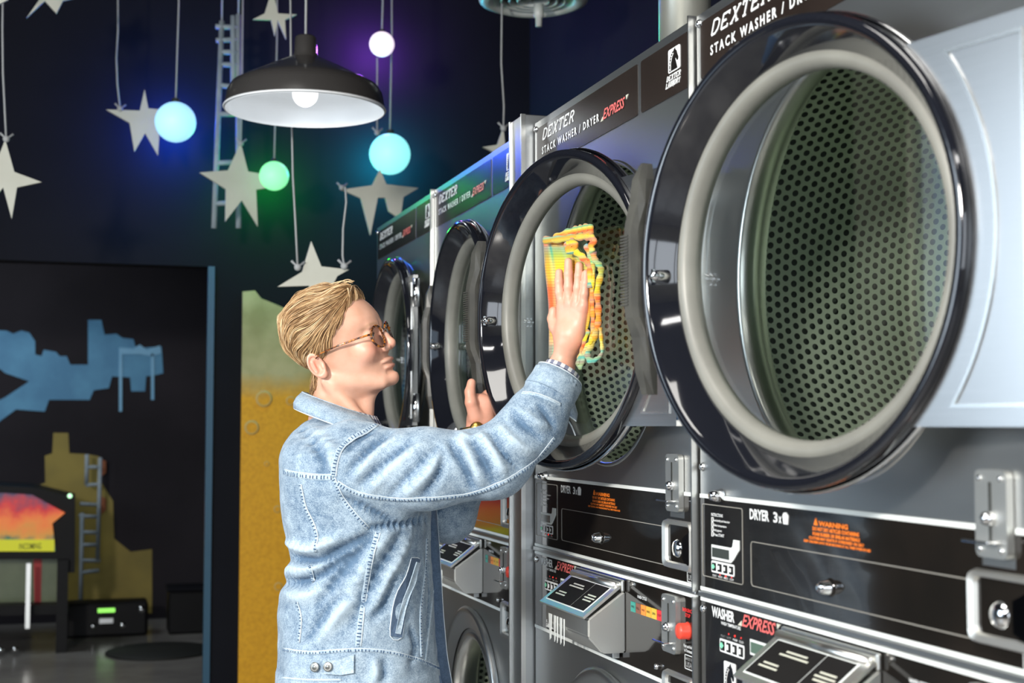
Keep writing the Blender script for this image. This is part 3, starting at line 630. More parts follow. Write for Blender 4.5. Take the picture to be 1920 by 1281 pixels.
    wl = [(.374, .448, 1.1465, .0068, 'WARNING'), (.358, .474, 1.1395, .0052, 'DO NOT DRY ARTICLES CONTAINING'), (.358, .476, 1.1330, .0048, 'FOAM RUBBER OR SIMILAR MATERIALS'), (.348, .486, 1.1275, .0040, 'CLOTHES MAY IGNITE IF OVERDRIED OR OILY'), (.334, .500, 1.1225, .0034, 'KEEP CHILDREN AWAY FROM MACHINE AT ALL TIMES WHEN IN USE')]
    for a, b_, z, h_, s_ in wl: text(t, s_, a, z, h_, 'orange_ink', b_ - a, bold=.045, y=-.0022)
    MB().prism([(.361, 1.1465), (.371, 1.1465), (.366, 1.1560)], -.0024, -.0010).build('warning_triangle', 'orange_ink', t)
    MB().outline(rr(.177, .703, 1.046, 1.110, .006), .0012, -.0022, -.0010).build('drawer_outline', 'outline', t)
    MB().lathe([(0, -.018), (.006, -.018), (.0085, -.014), (.010, -.006), (.0125, -.002), (0, -.001)], 24, (.400, 0, 1.068)).box(.398, .402, -.021, -.017, 1.0655, 1.0705).build('drawer_lock', 'chrome', t)
    coin_slide(t, .724, .778, 1.138, 1.232)
    coin_cup(t, .702, .818, 1.043, 1.124)
    made_in(t, .790, 1.028)
    MB().lathe([(0, -.022), (.006, -.022), (.009, -.012), (.011, -.002), (0, -.001)], 18, (.082, 0, 1.172)).build('panel_lock', 'chrome', t)
    # washer control panel
    MB().prism([(.004, .854), (MW - .006, .854), (MW - .006, 1.0045), (.004, 1.0045)], -.0012, .0004).build('washer_control_panel', 'gloss_black', t)
    MB().box(.004, .690, -.0026, .0004, .8475, .854).build('white_edge_strip', 'white_line', t)
    text(t, 'WASHER', .044, .985, .0165, 'white_ink', .078, bold=.035, y=-.0022)
    text(t, 'EXPRESS', .147, .984, .0185, 'pink_ink', .098, .45, .02, y=-.0024)
    MB().prism([(.133, .983), (.145, .983), (.145, .991)], -.0024, -.0010).prism([(.254, 1.0015), (.266, 1.0015), (.256, .994)], -.0024, -.0010).build('speed_mark', 'cream_ink', t)
    text(t, '3', .270, .982, .0150, 'white_ink', .013, bold=.03, y=-.0022); text(t, 'x', .286, .982, .0095, 'white_ink', .009, bold=.03, y=-.0022); basket_icon(t, .298, .981, .016, .0165).location.y = -.001
    text(t, 'WASH TEMPERATURE', .076, .9765, .0050, 'white_ink', .066, bold=.02, y=-.0022)
    buttons(t, .070, .152, .9350, .9550, ('START', 'HOT', 'WARM', 'COLD'), .9575, 2, .9650)
    MB().prism([(.172, .9460), (.246, .9460), (.258, .938), (.272, .938), (.262, .962), (.248, .9685), (.172, .9685)], -.0024, -.0010).build('display_arrow', 'white_line', t)
    quad(t, 'washer_display', .1755, .2400, .9495, .9650, 'lcd_green', -.0032, -.0024)
    horse_logo(t, .085, .124, .8810, .9235)
    for o in [x for x in t.children if x.name.split('.')[0] in ('logo_plate', 'horse_head', 'horse_mane')]: o.location.y = -.001
    slab_text(t, 'DEXTER', .080, .869, .007, .0078, 'white_ink', .4).location.y = -.001
    slab_text(t, 'LAUNDRY', .078, .859, .007, .0070, 'white_ink', .4).location.y = -.001
    text(t, 'INSTRUCTIONS', .172, .922, .0050, 'white_ink', .042, bold=.02, y=-.0022)
    for k, (s_, w_) in enumerate((('Load laundry', .036), ('Add detergent', .040), ('Add payment', .034))):
        z = .9135 - k * .0075; MB().outline(rr(.172, .1775, z, z + .0062, .0008, 2), .0009, -.0022, -.0010).build('step_box', 'white_ink', t); text(t, s_, .1805, z + .001, .0046, 'white_ink', w_, bold=.02, y=-.0022)
    soap_box(t, .283, .520, .872, .984, .072)
    text(t, 'WASH CYCLE', .580, .977, .0055, 'white_ink', .042, bold=.02, y=-.0022)
    for k, nm in enumerate(('sq_teal', 'sq_brown', 'sq_orange', 'sq_amber', 'sq_yellow', 'sq_red')):
        a = .549 + .0235 * k; q = quad(t, 'cycle_square', a, a + .0215, .950, .9675, nm, -.0022, -.0010)
        text(t, ('PRE', 'FILL', 'WASH', 'RINSE', 'SPIN', 'STOP')[k], a + .004, .957, .004, 'dark', .013, y=-.0026)
    coin_slide(t, .704, .762, .906, 1.000)
    MB().lathe([(0, -.020), (.011, -.019), (.013, -.016), (.013, -.003), (.015, -.001), (0, -.0005)], 24, (.790, 0, .949)).build('emergency_button', 'btn_red', t)
    text(t, 'EMERGENCY', .772, .979, .006, 'red_ink', .040, bold=.03, y=-.0022); text(t, 'STOP', .782, .971, .006, 'red_ink', .020, bold=.03, y=-.0022)
    text(t, 'Push and Hold', .776, .922, .005, 'white_ink', .034, bold=.02, y=-.0022); text(t, 'to Terminate', .778, .915, .005, 'white_ink', .030, bold=.02, y=-.0022)
    made_in(t, .778, .888)
    coin_cup(t, .698, .820, .792, .876)
    MB().lathe([(0, -.010), (.004, -.009), (.006, -.002), (0, -.001)], 12, (.672, 0, .873)).build('panel_screw', 'chrome', t)
    # frame screws at both sides
    for nm_z in (1.925, 1.214, .992, .52):
        for uu in (.012, MW - .012): MB().lathe([(0, -.006), (.004, -.0055), (.006, -.003), (.0075, -.0005), (0, -.0002)], 14, (uu, 0, nm_z)).build('frame_screw', 'chrome', t)
    MB().box(MW - .001, MW + .003, -.012, .02, 1.016, H0 + .003).box(MW - .001, MW + .003, -.012, .02, 0.02, 1.008).build('edge_trim', 'steel_light', t)
    # washer basket
    ws = link('washer_basket', SHEET2.copy(), 'drum', t); ws.location = (.43, .08, .56)
    MB().lathe([(.25, .05), (.25, .42), (0, .42)], 48, (.43, 0, .56)).build('washer_tub', 'drum_back', t)
    MB().lathe([(.205, 0), (.20, -.006), (.19, .0), (.185, .05), (.23, .075)], 64, (.43, 0, .56)).build('washer_opening_ring', 'steel_light', t)
    MB().lathe([(.262, -.0005), (.270, -.012), (.262, -.020), (.250, -.014), (.215, -.004)], 72, (.43, 0, .56)).build('pressed_dome', 'steel', t)
    return t
def make_dryer_door(machine, cu, cy, th, xr_=.300):
    """door hinged at its right side; local origin at the ring centre, X to the hinge, -Y outward"""
    d = MB().lathe([(.2900, .000), (.2895, -.004), (.2860, -.0075), (.2790, -.0075), (.2735, -.003), (.2680, .010), (.2500, .027), (.2480, .036), (.2560, .040), (.2780, .040), (.2860, .034), (.2895, .022), (.2900, .000)], 128).build('dryer_door', 'ring_black', machine)
    d.location = (cu, cy, ZC); d.rotation_euler = (0, 0, th)
    MB().lathe([(.2510, .030), (.2460, .026), (.2370, .027), (.2310, .034), (.2290, .046), (.2320, .056), (.2460, .060), (.2530, .050)], 128).build('gasket', 'gasket', d)
    MB().lathe([(0, .044), (.2350, .044), (.2350, .048), (0, .048)], 96, smooth=False).build('glass_pane', 'glass', d)
    MB().lathe([(.2925, .012), (.2945, .018), (.2925, .024), (.2895, .018), (.2925, .012)], 128).build('chrome_band', 'chrome', d)
    # hinge plate hugging the ring
    Rr = .2905; zt, zb = .212, -.212; xr = xr_
    a0 = math.asin(zt / Rr); arc = [(Rr * math.cos(a0 * (1 - 2 * k / 20)), Rr * math.sin(a0 * (1 - 2 * k / 20))) for k in range(21)]
    poly = [(xr, zb), (xr, zt)] + arc
    hp = MB().prism(poly, .006, .020).build('hinge_plate', 'steel_plate', d)
    g0 = math.asin((zt - .022) / (Rr + .030)); garc = [((Rr + .030) * math.cos(g0 * (1 - 2 * k / 20)), (Rr + .030) * math.sin(g0 * (1 - 2 * k / 20))) for k in range(21)]
    gp = [(xr - .018, -(zt - .022)), (xr - .018, zt - .022)] + [(x - (0.0), z) for x, z in garc]
    b = MB(); pts = gp; n = len(pts)
    b.outline(pts, .0036, .0035, .0062); b.build('pressed_bead', 'steel_bead', d)
    for z_ in (zb + .01, zt - .09): MB().tube([(xr, .016, z_), (xr, .016, z_ + .08)], .010, 12).build('hinge_barrel', 'chrome', d)
    # angular pull handle on the free side
    path = [(-.289, -.004, .158, .004), (-.294, -.012, .135, .013), (-.297, -.014, .100, .017), (-.300, -.020, .072, .014), (-.300, -.022, .060, .013), (-.300, -.022, -.045, .013), (-.300, -.020, -.060, .014), (-.295, -.012, -.088, .017), (-.291, -.010, -.135, .015), (-.286, -.004, -.168, .010)]
    V = []
    for (x, y, z, hw) in path:
        back = .002
        V += [(x - hw, y + .012, z), (x - hw * .5, y, z), (x + hw * .75, y, z), (x + hw, y + .010, z), (x + hw, max(y + .020, back) if y < -.3 else .012, z), (x - hw, max(y + .022, back) if y < -.3 else .014, z)]
    k = 6; F = [(i * k + j, i * k + (j + 1) % k, (i + 1) * k + (j + 1) % k, (i + 1) * k + j) for i in range(len(path) - 1) for j in range(k)] + [tuple(range(k)), tuple((len(path) - 1) * k + j for j in range(k - 1, -1, -1))]
    hd = MB()._add(V, F).build('handle', 'handle', d)
    rb = MB()
    for q in range(23):
        z = .055 - q * .0044; rb.box(-.3138, -.2960, -.0238, -.0120, z - .0012, z + .0012)
    rb.build('grip_ribs', 'handle', d)
    lb = MB().lathe([(0, -.016), (.004, -.015), (.0075, -.010), (.0085, -.004), (.0095, .012), (0, .014)], 14, (-.2600, .006, -.004))
    for a in (0, PI / 2): 
        lb.box(-.2690, -.2510, -.008, -.003, -.0055, -.0025) if a == 0 else lb.box(-.2615, -.2585, -.008, -.003, -.013, .005)
    lb.build('latch_bolt', 'chrome', d)
    MB().tube([(-.2600, .018, -.004), (-.2600, .058, -.004)], .0045, 10).build('latch_pin', 'dark', d)
    return d
def make_washer_door(machine, th=0):
    p = empty('washer_door', (.43 - .215, -.022, .56)); p.parent = machine; p.rotation_euler = (0, 0, th)
    c = (.215, 0, 0)
    MB().lathe([(.212, .012), (.215, -.004), (.205, -.020), (.180, -.030), (.160, -.022), (.152, -.004), (.150, .012)], 72, c).build('door_ring', 'chrome', p)
    MB().lathe([(0, -.016), (.08, -.013), (.152, -.002), (.152, .004), (.10, .012), (0, .016)], 48, c).build('porthole_glass', 'glass', p)
    MB().prism(rr(.395, .452, -.045, .045, .008), -.030, -.012).build('pull_handle', 'chrome', p)
    MB().box(.402, .446, -.032, -.0302, .060, .074).build('orange_patch', 'orange_ink', p)  # flat orange patch above the pull handle
    return p
M['steel_plate'] = brushed('hinge_plate_steel', (.46, .47, .48), .30, .9)
M['steel_bead'] = mat('bright_pressed_bead', (.72, .73, .72), .25, 1.0)
T0 = make_machine()
LAB = {'C': 'nearest stacked washer dryer on the right, its large round door ajar',
       'B': 'stacked washer dryer whose ajar glass door the person is wiping',
       'A': 'stacked washer dryer just beyond the steel filler post, closed door',
       'Z': 'farthest stacked washer dryer, behind the face of the person'}
MS = {}
for key, yl in (('C', 2.023), ('B', 2.861), ('A', 3.764), ('Z', 4.562)):
    m_ = T0 if key == 'C' else copy_tree(T0)
    m_.location = (.94, yl, 0); m_.rotation_euler = (0, 0, -PI / 2); MS[key] = m_
    if key in 'AZ': m_.scale = (.955, 1, 1)
    tag(m_, LAB[key], 'laundry machine', 'stacked washer dryers in a row')
for key in 'CBAZ':
    if key == 'C': make_dryer_door(MS[key], 2.023 - 1.513, .816 - .94, math.radians(13), .375)
    elif key == 'B': make_dryer_door(MS[key], 2.861 - 2.378, .822 - .94, math.radians(13), .350)
    else: make_dryer_door(MS[key], .51, -.062, 0)
    make_washer_door(MS[key], math.radians(-52) if key == 'A' else 0)
# filler post between the second and third machine
b = MB().box(.915, 1.0, 2.868, 2.957, 0, 1.962, .002); o = b.build('filler_post', 'steel'); tag(o, 'plain vertical steel filler post between two laundry machines', 'post')
MB().box(.910, .920, 2.866, 2.872, 0, 1.962).box(.910, .920, 2.952, 2.958, 0, 1.962).build('folded_edge', 'steel_light', o)
# cream end panel past the last machine
# ================================================================ implicit surface tools
def smin(a, b, k):
    h = np.clip(.5 + .5 * (b - a) / k, 0, 1); return b * (1 - h) + a * h - k * h * (1 - h)
def smax(a, b, k): return -smin(-a, -b, k)
def sd_sphere(p, c, r): return np.linalg.norm(p - np.asarray(c, np.float32), axis=1) - r
def sd_ell(p, c, r):
    r = np.asarray(r, np.float32); q = (p - np.asarray(c, np.float32)); k0 = np.linalg.norm(q / r, axis=1); k1 = np.linalg.norm(q / (r * r), axis=1)
    return k0 * (k0 - 1) / np.maximum(k1, 1e-9)
def sd_cap(p, a, b, ra, rb):
    a = np.asarray(a, np.float32); b = np.asarray(b, np.float32); ab = b - a; t = np.clip(((p - a) @ ab) / (ab @ ab), 0, 1)
    return np.linalg.norm(p - a - t[:, None] * ab, axis=1) - (ra + (rb - ra) * t)
def sd_chain(p, pts, rs, k=.006):
    d = None
    for i in range(len(pts) - 1):
        q = sd_cap(p, pts[i], pts[i + 1], rs[i], rs[i + 1]); d = q if d is None else smin(d, q, k)
    return d
def surf_nets(f, lo, hi, h, slack=2.2, newton=1):
    lo = np.array(lo, float); hi = np.array(hi, float); B = 4
    nb = np.ceil((hi - lo) / (h * B)).astype(int); n = nb * B
    ax = [lo[i] + (np.arange(nb[i]) + .5) * B * h for i in range(3)]
    G = np.stack(np.meshgrid(*ax, indexing='ij'), -1).reshape(-1, 3).astype(np.float32)
    c = f(G).reshape(nb); mask = np.abs(c) < B * h * slack
    val = np.repeat(np.repeat(np.repeat(np.where(c > 0, 1., -1.), B, 0), B, 1), B, 2).astype(np.float32)
    bi = np.argwhere(mask); off = np.stack(np.meshgrid(*[np.arange(B)] * 3, indexing='ij'), -1).reshape(-1, 3)
    idx = (bi[:, None, :] * B + off[None]).reshape(-1, 3)
    pts = (lo + idx * h).astype(np.float32); v = np.empty(len(pts), np.float32)
    for s in range(0, len(pts), 400000): v[s:s + 400000] = f(pts[s:s + 400000])
    val[idx[:, 0], idx[:, 1], idx[:, 2]] = v
    neg = val < 0
    cs = [(0, 0, 0), (1, 0, 0), (0, 1, 0), (1, 1, 0), (0, 0, 1), (1, 0, 1), (0, 1, 1), (1, 1, 1)]
    sl = lambda o: tuple(slice(o[i], n[i] - 1 + o[i]) for i in range(3))
    cnt = sum(neg[sl(o)].astype(np.int8) for o in cs); act = (cnt > 0) & (cnt < 8); ai = np.argwhere(act)
    acc = np.zeros((len(ai), 3)); num = np.zeros(len(ai))
    for a in range(8):
        for b in range(a + 1, 8):
            da = np.array(cs[b]) - np.array(cs[a])
            if np.abs(da).sum() != 1: continue
            ia = ai + cs[a]; ib = ai + cs[b]; va = val[ia[:, 0], ia[:, 1], ia[:, 2]]; vb = val[ib[:, 0], ib[:, 1], ib[:, 2]]
            x = (va < 0) != (vb < 0); t = va / np.where(x, va - vb, 1); acc += np.where(x[:, None], ia + t[:, None] * da, 0); num += x
    V = lo + acc / num[:, None] * h
    vid = -np.ones(tuple(n), np.int64); vid[ai[:, 0], ai[:, 1], ai[:, 2]] = np.arange(len(ai)); F = []
    for axn in range(3):
        o = np.zeros(3, int); o[axn] = 1; s0 = tuple(slice(0, n[i] - o[i]) for i in range(3)); s1 = tuple(slice(o[i], n[i]) for i in range(3))
        e = np.argwhere(neg[s0] != neg[s1]); u, w_ = (axn + 1) % 3, (axn + 2) % 3
        e = e[(e[:, u] > 0) & (e[:, w_] > 0)]; du = np.zeros(3, int); du[u] = 1; dw = np.zeros(3, int); dw[w_] = 1
        g = lambda q: vid[q[:, 0], q[:, 1], q[:, 2]]
        q = np.stack([g(e), g(e - du), g(e - du - dw), g(e - dw)], 1); flip = ~neg[e[:, 0], e[:, 1], e[:, 2]]
        q = np.where(flip[:, None], q, q[:, ::-1]); F.append(q[(q >= 0).all(1)])
    F = np.concatenate(F)[:, ::-1]
    for _ in range(newton):
        g, d = grad(f, V, h * .5); V = V - g * np.clip(d, -h, h)[:, None]
    return V, F
def grad(f, V, e):
    V = V.astype(np.float32); d = f(V); g = np.stack([f(V + np.eye(3, dtype=np.float32)[i] * e) - f(V - np.eye(3, dtype=np.float32)[i] * e) for i in range(3)], 1) / (2 * e)
    gn = np.maximum(np.linalg.norm(g, axis=1), 1e-6); return g / gn[:, None], d / gn
def np_mesh(name, V, F, smooth=True):
    me = bpy.data.meshes.new(name); V = np.ascontiguousarray(V, np.float32); F = np.ascontiguousarray(F, np.int32)
    me.vertices.add(len(V)); me.vertices.foreach_set('co', V.ravel()); me.loops.add(F.size); me.loops.foreach_set('vertex_index', F.ravel())
    k = F.shape[1]; me.polygons.add(len(F)); me.polygons.foreach_set('loop_start', np.arange(0, F.size, k, dtype=np.int32))
    me.polygons.foreach_set('use_smooth', np.full(len(F), smooth)); me.update(calc_edges=True); return me
def vattr(me, name, arr):
    a = me.attributes.new(name, 'FLOAT', 'POINT'); a.data.foreach_set('value', np.ascontiguousarray(arr, np.float32))
def cattr(me, name, arr):
    a = me.attributes.new(name, 'FLOAT_COLOR', 'POINT'); c = np.ones((len(arr), 4), np.float32); c[:, :3] = arr; a.data.foreach_set('color', c.ravel())
# ================================================================ the person
DP = 2.60
O = P(690, 797, DP); O[2] = 0.0
ca, sa = math.cos(YAW), math.sin(YAW)
def toL(w_): q = np.asarray(w_, float) - O; return np.stack([q[..., 0] * ca - q[..., 1] * sa, q[..., 0] * sa + q[..., 1] * ca, q[..., 2]], -1)
def toW(l_): l_ = np.asarray(l_, float); return np.stack([l_[..., 0] * ca + l_[..., 1] * sa, -l_[..., 0] * sa + l_[..., 1] * ca, l_[..., 2]], -1) + O
def L(x, y, d=DP): return toL(P(x, y, d))
def interp(z, zs, vs):
    # smooth (Catmull-like) interpolation through the section table
    zs = np.asarray(zs, float); vs = np.asarray(vs, float); m = np.gradient(vs, zs)
    i = np.clip(np.searchsorted(zs, z) - 1, 0, len(zs) - 2); hh = zs[i + 1] - zs[i]; t = np.clip((z - zs[i]) / hh, 0, 1)
    return ((2 * t ** 3 - 3 * t ** 2 + 1) * vs[i] + (t ** 3 - 2 * t ** 2 + t) * hh * m[i] + (-2 * t ** 3 + 3 * t ** 2) * vs[i + 1] + (t ** 3 - t ** 2) * hh * m[i + 1])
# ---- head frame: x forward, y to her left, z up (millimetres)
PIT, YW, RL = math.radians(19), math.radians(-15), math.radians(-6)
HO = L(640, 650, 2.63)
Rp = Matrix.Rotation(-PIT, 3, 'Y'); Ry = Matrix.Rotation(YW, 3, 'Z'); Rr = Matrix.Rotation(-RL, 3, 'X')
HR = np.array(Ry @ Rp @ Rr)       # head -> local
HR = np.array(Rp @ Ry @ Rr)
def toH(p): return ((p - HO) @ HR * 1000).astype(np.float32)
def fromH(q): return np.asarray(q, float) / 1000 @ HR.T + HO
HT = np.array([  # z, front, back, halfwidth
    (-106, 40, 10, 12), (-98, 68, -2, 27), (-88, 76, -14, 36), (-76, 76, -26, 43), (-60, 78, -36, 50), (-41, 78, -48, 57), (-25, 77, -58, 62), (-10, 77, -72, 66),
    (3, 80, -82, 69), (18, 86, -88, 72), (30, 88, -91, 74), (45, 84, -92, 74), (63, 75, -90, 71), (78, 62, -84, 64), (90, 44, -74, 54), (98, 24, -58, 38), (102, 6, -36, 14)], float)
def f_skull(q, off=0.):
    z = np.clip(q[:, 2], -106, 102); xf = interp(z, HT[:, 0], HT[:, 1]); xb = interp(z, HT[:, 0], HT[:, 2]); w_ = interp(z, HT[:, 0], HT[:, 3])
    cx = np.where(z > -20, -8, -8 + (-20 - z) * .28); a = np.where(q[:, 0] > cx, xf - cx, cx - xb); a = np.maximum(a, 4); w_ = np.maximum(w_, 4)
    nn = 2.15; r = (np.abs((q[:, 0] - cx) / a) ** nn + np.abs(q[:, 1] / w_) ** nn) ** (1 / nn)
    rad = np.hypot(q[:, 0] - cx, q[:, 1]) + 1e-3
    d = rad * (1 - 1 / np.maximum(r, 1e-3)); d = np.where(rad < 2, -30., d)
    ov = np.maximum(q[:, 2] - 101, -104 - q[:, 2])
    d = np.where(ov > 0, np.hypot(np.maximum(d, 0), ov) , d)
    # vertical slope correction near the crown and chin
    k = np.clip((q[:, 2] - 60) / 40, 0, 1) * .35 + np.clip((-85 - q[:, 2]) / 20, 0, 1) * .3
    return d * (1 - k) - off
def f_head(q):
    d = f_skull(q); ay = np.abs(q[:, 1]); m = q.copy(); m[:, 1] = ay
    d = smin(d, sd_ell(m, (58, 38, -24), (20, 20, 22)), 16)
    d = smin(d, sd_cap(m, (58, 20, -90), (-18, 50, -58), 11, 13), 16)
    d = smin(d, sd_sphere(m, (71, 0, -87), 15.5), 10)
    d = smin(d, sd_cap(m, (83, 10, 14), (77, 33, 17), 3.5, 1.5), 14)
    d = smax(d, -sd_ell(m, (92, 31, 0), (14, 16, 10)), 9)
    d = smin(d, sd_sphere(m, (66, 31, 1), 13.5), 3); d = smax(d, -sd_cap(m, (82, 22, -1), (75, 43, -1.5), 2.4, 1.8), 1)
    nose = sd_chain(q, [(82, 0, 6), (90, 0, -10), (96, 0, -24)], [5.5, 6.5, 7.5], 3)
    nose = smin(nose, sd_sphere(q, (94.5, 0, -27), 9), 4); nose = smin(nose, sd_ell(m, (86, 11, -31), (9.5, 6.5, 7)), 4)
    d = smin(d, nose, 6); d = smax(d, -sd_cap(m, (92, 5.5, -40), (88, 7, -32), 3, 1.8), 2)
    d = smin(d, sd_ell(m, (76, 0, -54), (11, 24, 6)), 6); d = smin(d, sd_ell(m, (75, 0, -66), (11, 20, 6)), 5)
    d = smax(d, -sd_cap(m, (91, 0, -60.2), (73, 25, -59.5), 1.3, 1.8), 2.2)
    d = smax(d, -sd_cap(m, (86, 0, -75.5), (76, 16, -76), 2.5, 2.), 6)
    # ears
    e = (m - np.array([-29, 73, -19], np.float32)) * 1.17; c_, s_ = math.cos(-.22), math.sin(-.22)
    ex = e[:, 0] * c_ - e[:, 2] * s_; ez = e[:, 0] * s_ + e[:, 2] * c_; ey = e[:, 1] + ex * .30
    E = np.stack([ex, ey, ez], 1).astype(np.float32)
    ear = sd_ell(E, (0, 0, 2), (15.5, 5, 26)); 
    rr_ = np.sqrt((ex / 14.5) ** 2 + ((ez - 3) / 25.5) ** 2); helix = np.hypot((rr_ - 1) * 17, ey - 4.5) - 3.0
    helix = np.where(ex > 9, helix + (ex - 9) * .35, helix)
    ear = smin(ear, helix, 3); ear = smin(ear, sd_ell(E, (2, 2.5, -22), (8, 5, 8)), 4)
    ear = smax(ear, -sd_ell(E, (1.5, 8, 2), (9, 8.5, 16.5)), 3); ear = smin(ear, sd_cap(E, (-4, 3.6, 14), (-6, 3.6, -10), 2.2, 2.4), 3); ear = smin(ear, sd_cap(E, (9.5, 3.5, -8), (11, 1, 0), 3, 3), 3)
    d = smin(d, ear, 3.5)
    return d
NB0, NB1 = L(640, 705, 2.64), L(630, 830, 2.63)
def f_neck(p):
    d = sd_cap(p, NB0, NB1, .0505, .058); d = smin(d, sd_cap(p, L(612, 715, 2.585), L(690, 800, 2.59), .010, .011), .014)
    d = smin(d, sd_cap(p, L(690, 740, 2.62), L(684, 800, 2.62), .013, .016), .02); return d
def f_headneck(p):
    hd = f_head(toH(p)) / 1000; return smin(hd, f_neck(p), .016)
V1, F1 = surf_nets(f_headneck, HO + [-.14, -.13, -.24], HO + [.14, .13, .125], .0021)
# ---- glass plane of the door being wiped
DA = math.radians(13); DN = np.array([-math.cos(DA), -math.sin(DA), 0]); DX = np.array([math.sin(DA), -math.cos(DA), 0]); DC = np.array([.822, 2.378, ZC]) - DN * .044
def onG(x, y, off=0.):
    r = ray(x, y); c_ = DC + DN * off; t_ = ((c_ - CC) @ DN) / (r @ DN); return CC + r * t_
def G(x, y, off=0.): return toL(onG(x, y, off))
gd = lambda x, y, off: float((onG(x, y, off) - CC) @ FW)
# ---- hand on the glass (right hand, back towards us)
dc = gd(1075, 560, .030)
def Hd(x, y, lift=0.): return L(x, y, dc - (x - 1075) * .00075 - lift)
hd_pts = {
    'index': ([(1056, 575), (1050, 548), (1048.5, 528), (1048.5, 511)], [.0095, .0088, .0080, .0070]),
    'middle': ([(1068, 570), (1066.5, 538), (1066, 513), (1066, 491)], [.0098, .0090, .0083, .0074]),
    'ring': ([(1082, 570), (1084, 540), (1085.5, 517), (1086, 498)], [.0095, .0086, .0080, .0071]),
    'little': ([(1094, 578), (1096, 552), (1098, 531), (1099, 512)], [.0090, .0078, .0070, .0063])}
def f_rhand(p):
    palm = None
    for a, b, ra, rb in (((1056, 580), (1059, 632), .0125, .0165), ((1068, 576), (1063, 640), .0125, .0175), ((1081, 577), (1070, 640), .0125, .0175), ((1092, 584), (1079, 636), .0115, .0160)):
        q = sd_cap(p, Hd(*a), Hd(*b), ra, rb); palm = q if palm is None else smin(palm, q, .008)
    fin = None
    for k_, (pp, rs) in hd_pts.items():
        n_ = len(pp); c_ = [Hd(x, y, .004 * math.sin(PI * i / (n_ - 1)) if 0 < i < n_ else 0) for i, (x, y) in enumerate(pp)]
        q = sd_chain(p, c_, rs, .003); q = smin(q, sd_sphere(p, Hd(pp[0][0], pp[0][1] - 4, .004), .0085), .006)
        fin = q if fin is None else smin(fin, q, .0016)
    d = smin(palm, fin, .006)
    th = sd_chain(p, [Hd(1052, 628, -.002), Hd(1042, 612, -.008), Hd(1037, 598, -.010), Hd(1038, 584, -.010)], [.015, .0125, .0105, .0088], .004); d = smin(d, th, .008)
    wr = sd_chain(p, [Hd(1070, 628), Hd(1063, 652), Hd(1052, 690, .004), L(1010, 760, 2.50)], [.0235, .0195, .0225, .030], .012); d = smin(d, wr, .014)
    return d
V2, F2 = surf_nets(f_rhand, Hd(1050, 560) + [-.09, -.08, -.22], Hd(1075, 560) + [.05, .07, .10], .00165)
# ---- left hand on the door edge
dl = 2.735
def f_lhand(p):
    A = lambda x, y, d=dl: L(x, y, d)
    d = sd_chain(p, [A(893, 860, dl - .02), A(894, 815), A(898, 790)], [.026, .0215, .023], .01)
    for a, b in (((896, 790), (890, 752)), ((903, 788), (902, 752)), ((912, 788), (915, 756))): d = smin(d, sd_cap(p, A(*a), A(*b), .0185, .0135), .012)
    d = smin(d, sd_chain(p, [A(892, 782, dl - .015), A(883, 755, dl - .022), A(881, 735, dl - .018), A(884, 718, dl - .012)], [.015, .0115, .0100, .0085], .004), .006)
    for k, (bx, by) in enumerate(((900, 752), (907, 758), (914, 766), (918, 775))):
        d = smin(d, sd_chain(p, [A(bx, by, dl + .004), A(bx + 13, by - 12, dl + .020), A(bx + 22, by - 10, dl + .012), A(bx + 24, by - 4, dl - .002)], [.0105, .0090, .0082, .0072], .003), .004)
    return d
V3, F3 = surf_nets(f_lhand, L(845, 880, dl) + [0, -.08, 0], L(960, 690, dl) + [0, .06, 0], .0022)
# ---- trunk, legs (under the clothes)
def S2(rows, yc=0.):
    """px rows (y, xl, xr, half depth) -> section table in local metres"""
    T = []
    for y, xl, xr, hd_ in rows: a, b = L(xl, y), L(xr, y); T.append((a[2], a[0], b[0], hd_))
    return np.array(sorted(T))
TORSO = S2([(784, 585, 668, .045), (796, 566, 696, .072), (808, 553, 720, .100), (826, 541, 746, .145), (845, 533, 765, .176), (880, 531, 782, .190), (920, 532, 795, .186), (960, 536, 806, .178), (1008, 545, 806, .170), (1034, 550, 806, .167), (1050, 552, 807, .166), (1064, 542, 809, .166), (1086, 545, 810, .166), (1100, 536, 811, .167), (1125, 530, 813, .168), (1180, 531, 817, .174), (1240, 529, 822, .180), (1290, 526, 827, .184), (1310, 526, 828, .184)])
def f_sections(p, T, off=0., n_=2.4, yc=0.):
    z = np.clip(p[:, 2], T[0, 0], T[-1, 0]); xl = interp(z, T[:, 0], T[:, 1]); xr = interp(z, T[:, 0], T[:, 2]); hd_ = interp(z, T[:, 0], T[:, 3])
    cx = (xl + xr) / 2; a = (xr - xl) / 2; x = (p[:, 0] - cx); y = p[:, 1] - yc
    r = (np.abs(x / a) ** n_ + np.abs(y / hd_) ** n_) ** (1 / n_); rad = np.hypot(x, y) + 1e-4
    d = np.where(rad < .01, -.1, rad * (1 - 1 / np.maximum(r, 1e-3))) - off
    ov = np.maximum(p[:, 2] - T[-1, 0], T[0, 0] - p[:, 2]); return np.where(ov > 0, np.hypot(np.maximum(d, 0), ov), d)
SHR, ELR, WRR = L(672, 880, 2.49), L(938, 868, 2.44), L(1046, 706, dc - .01)
SHL, ELL, WRL = L(690, 858, 2.76), L(838, 962, 2.80), L(893, 835, dl - .01)
HIP = L(690, 1330)
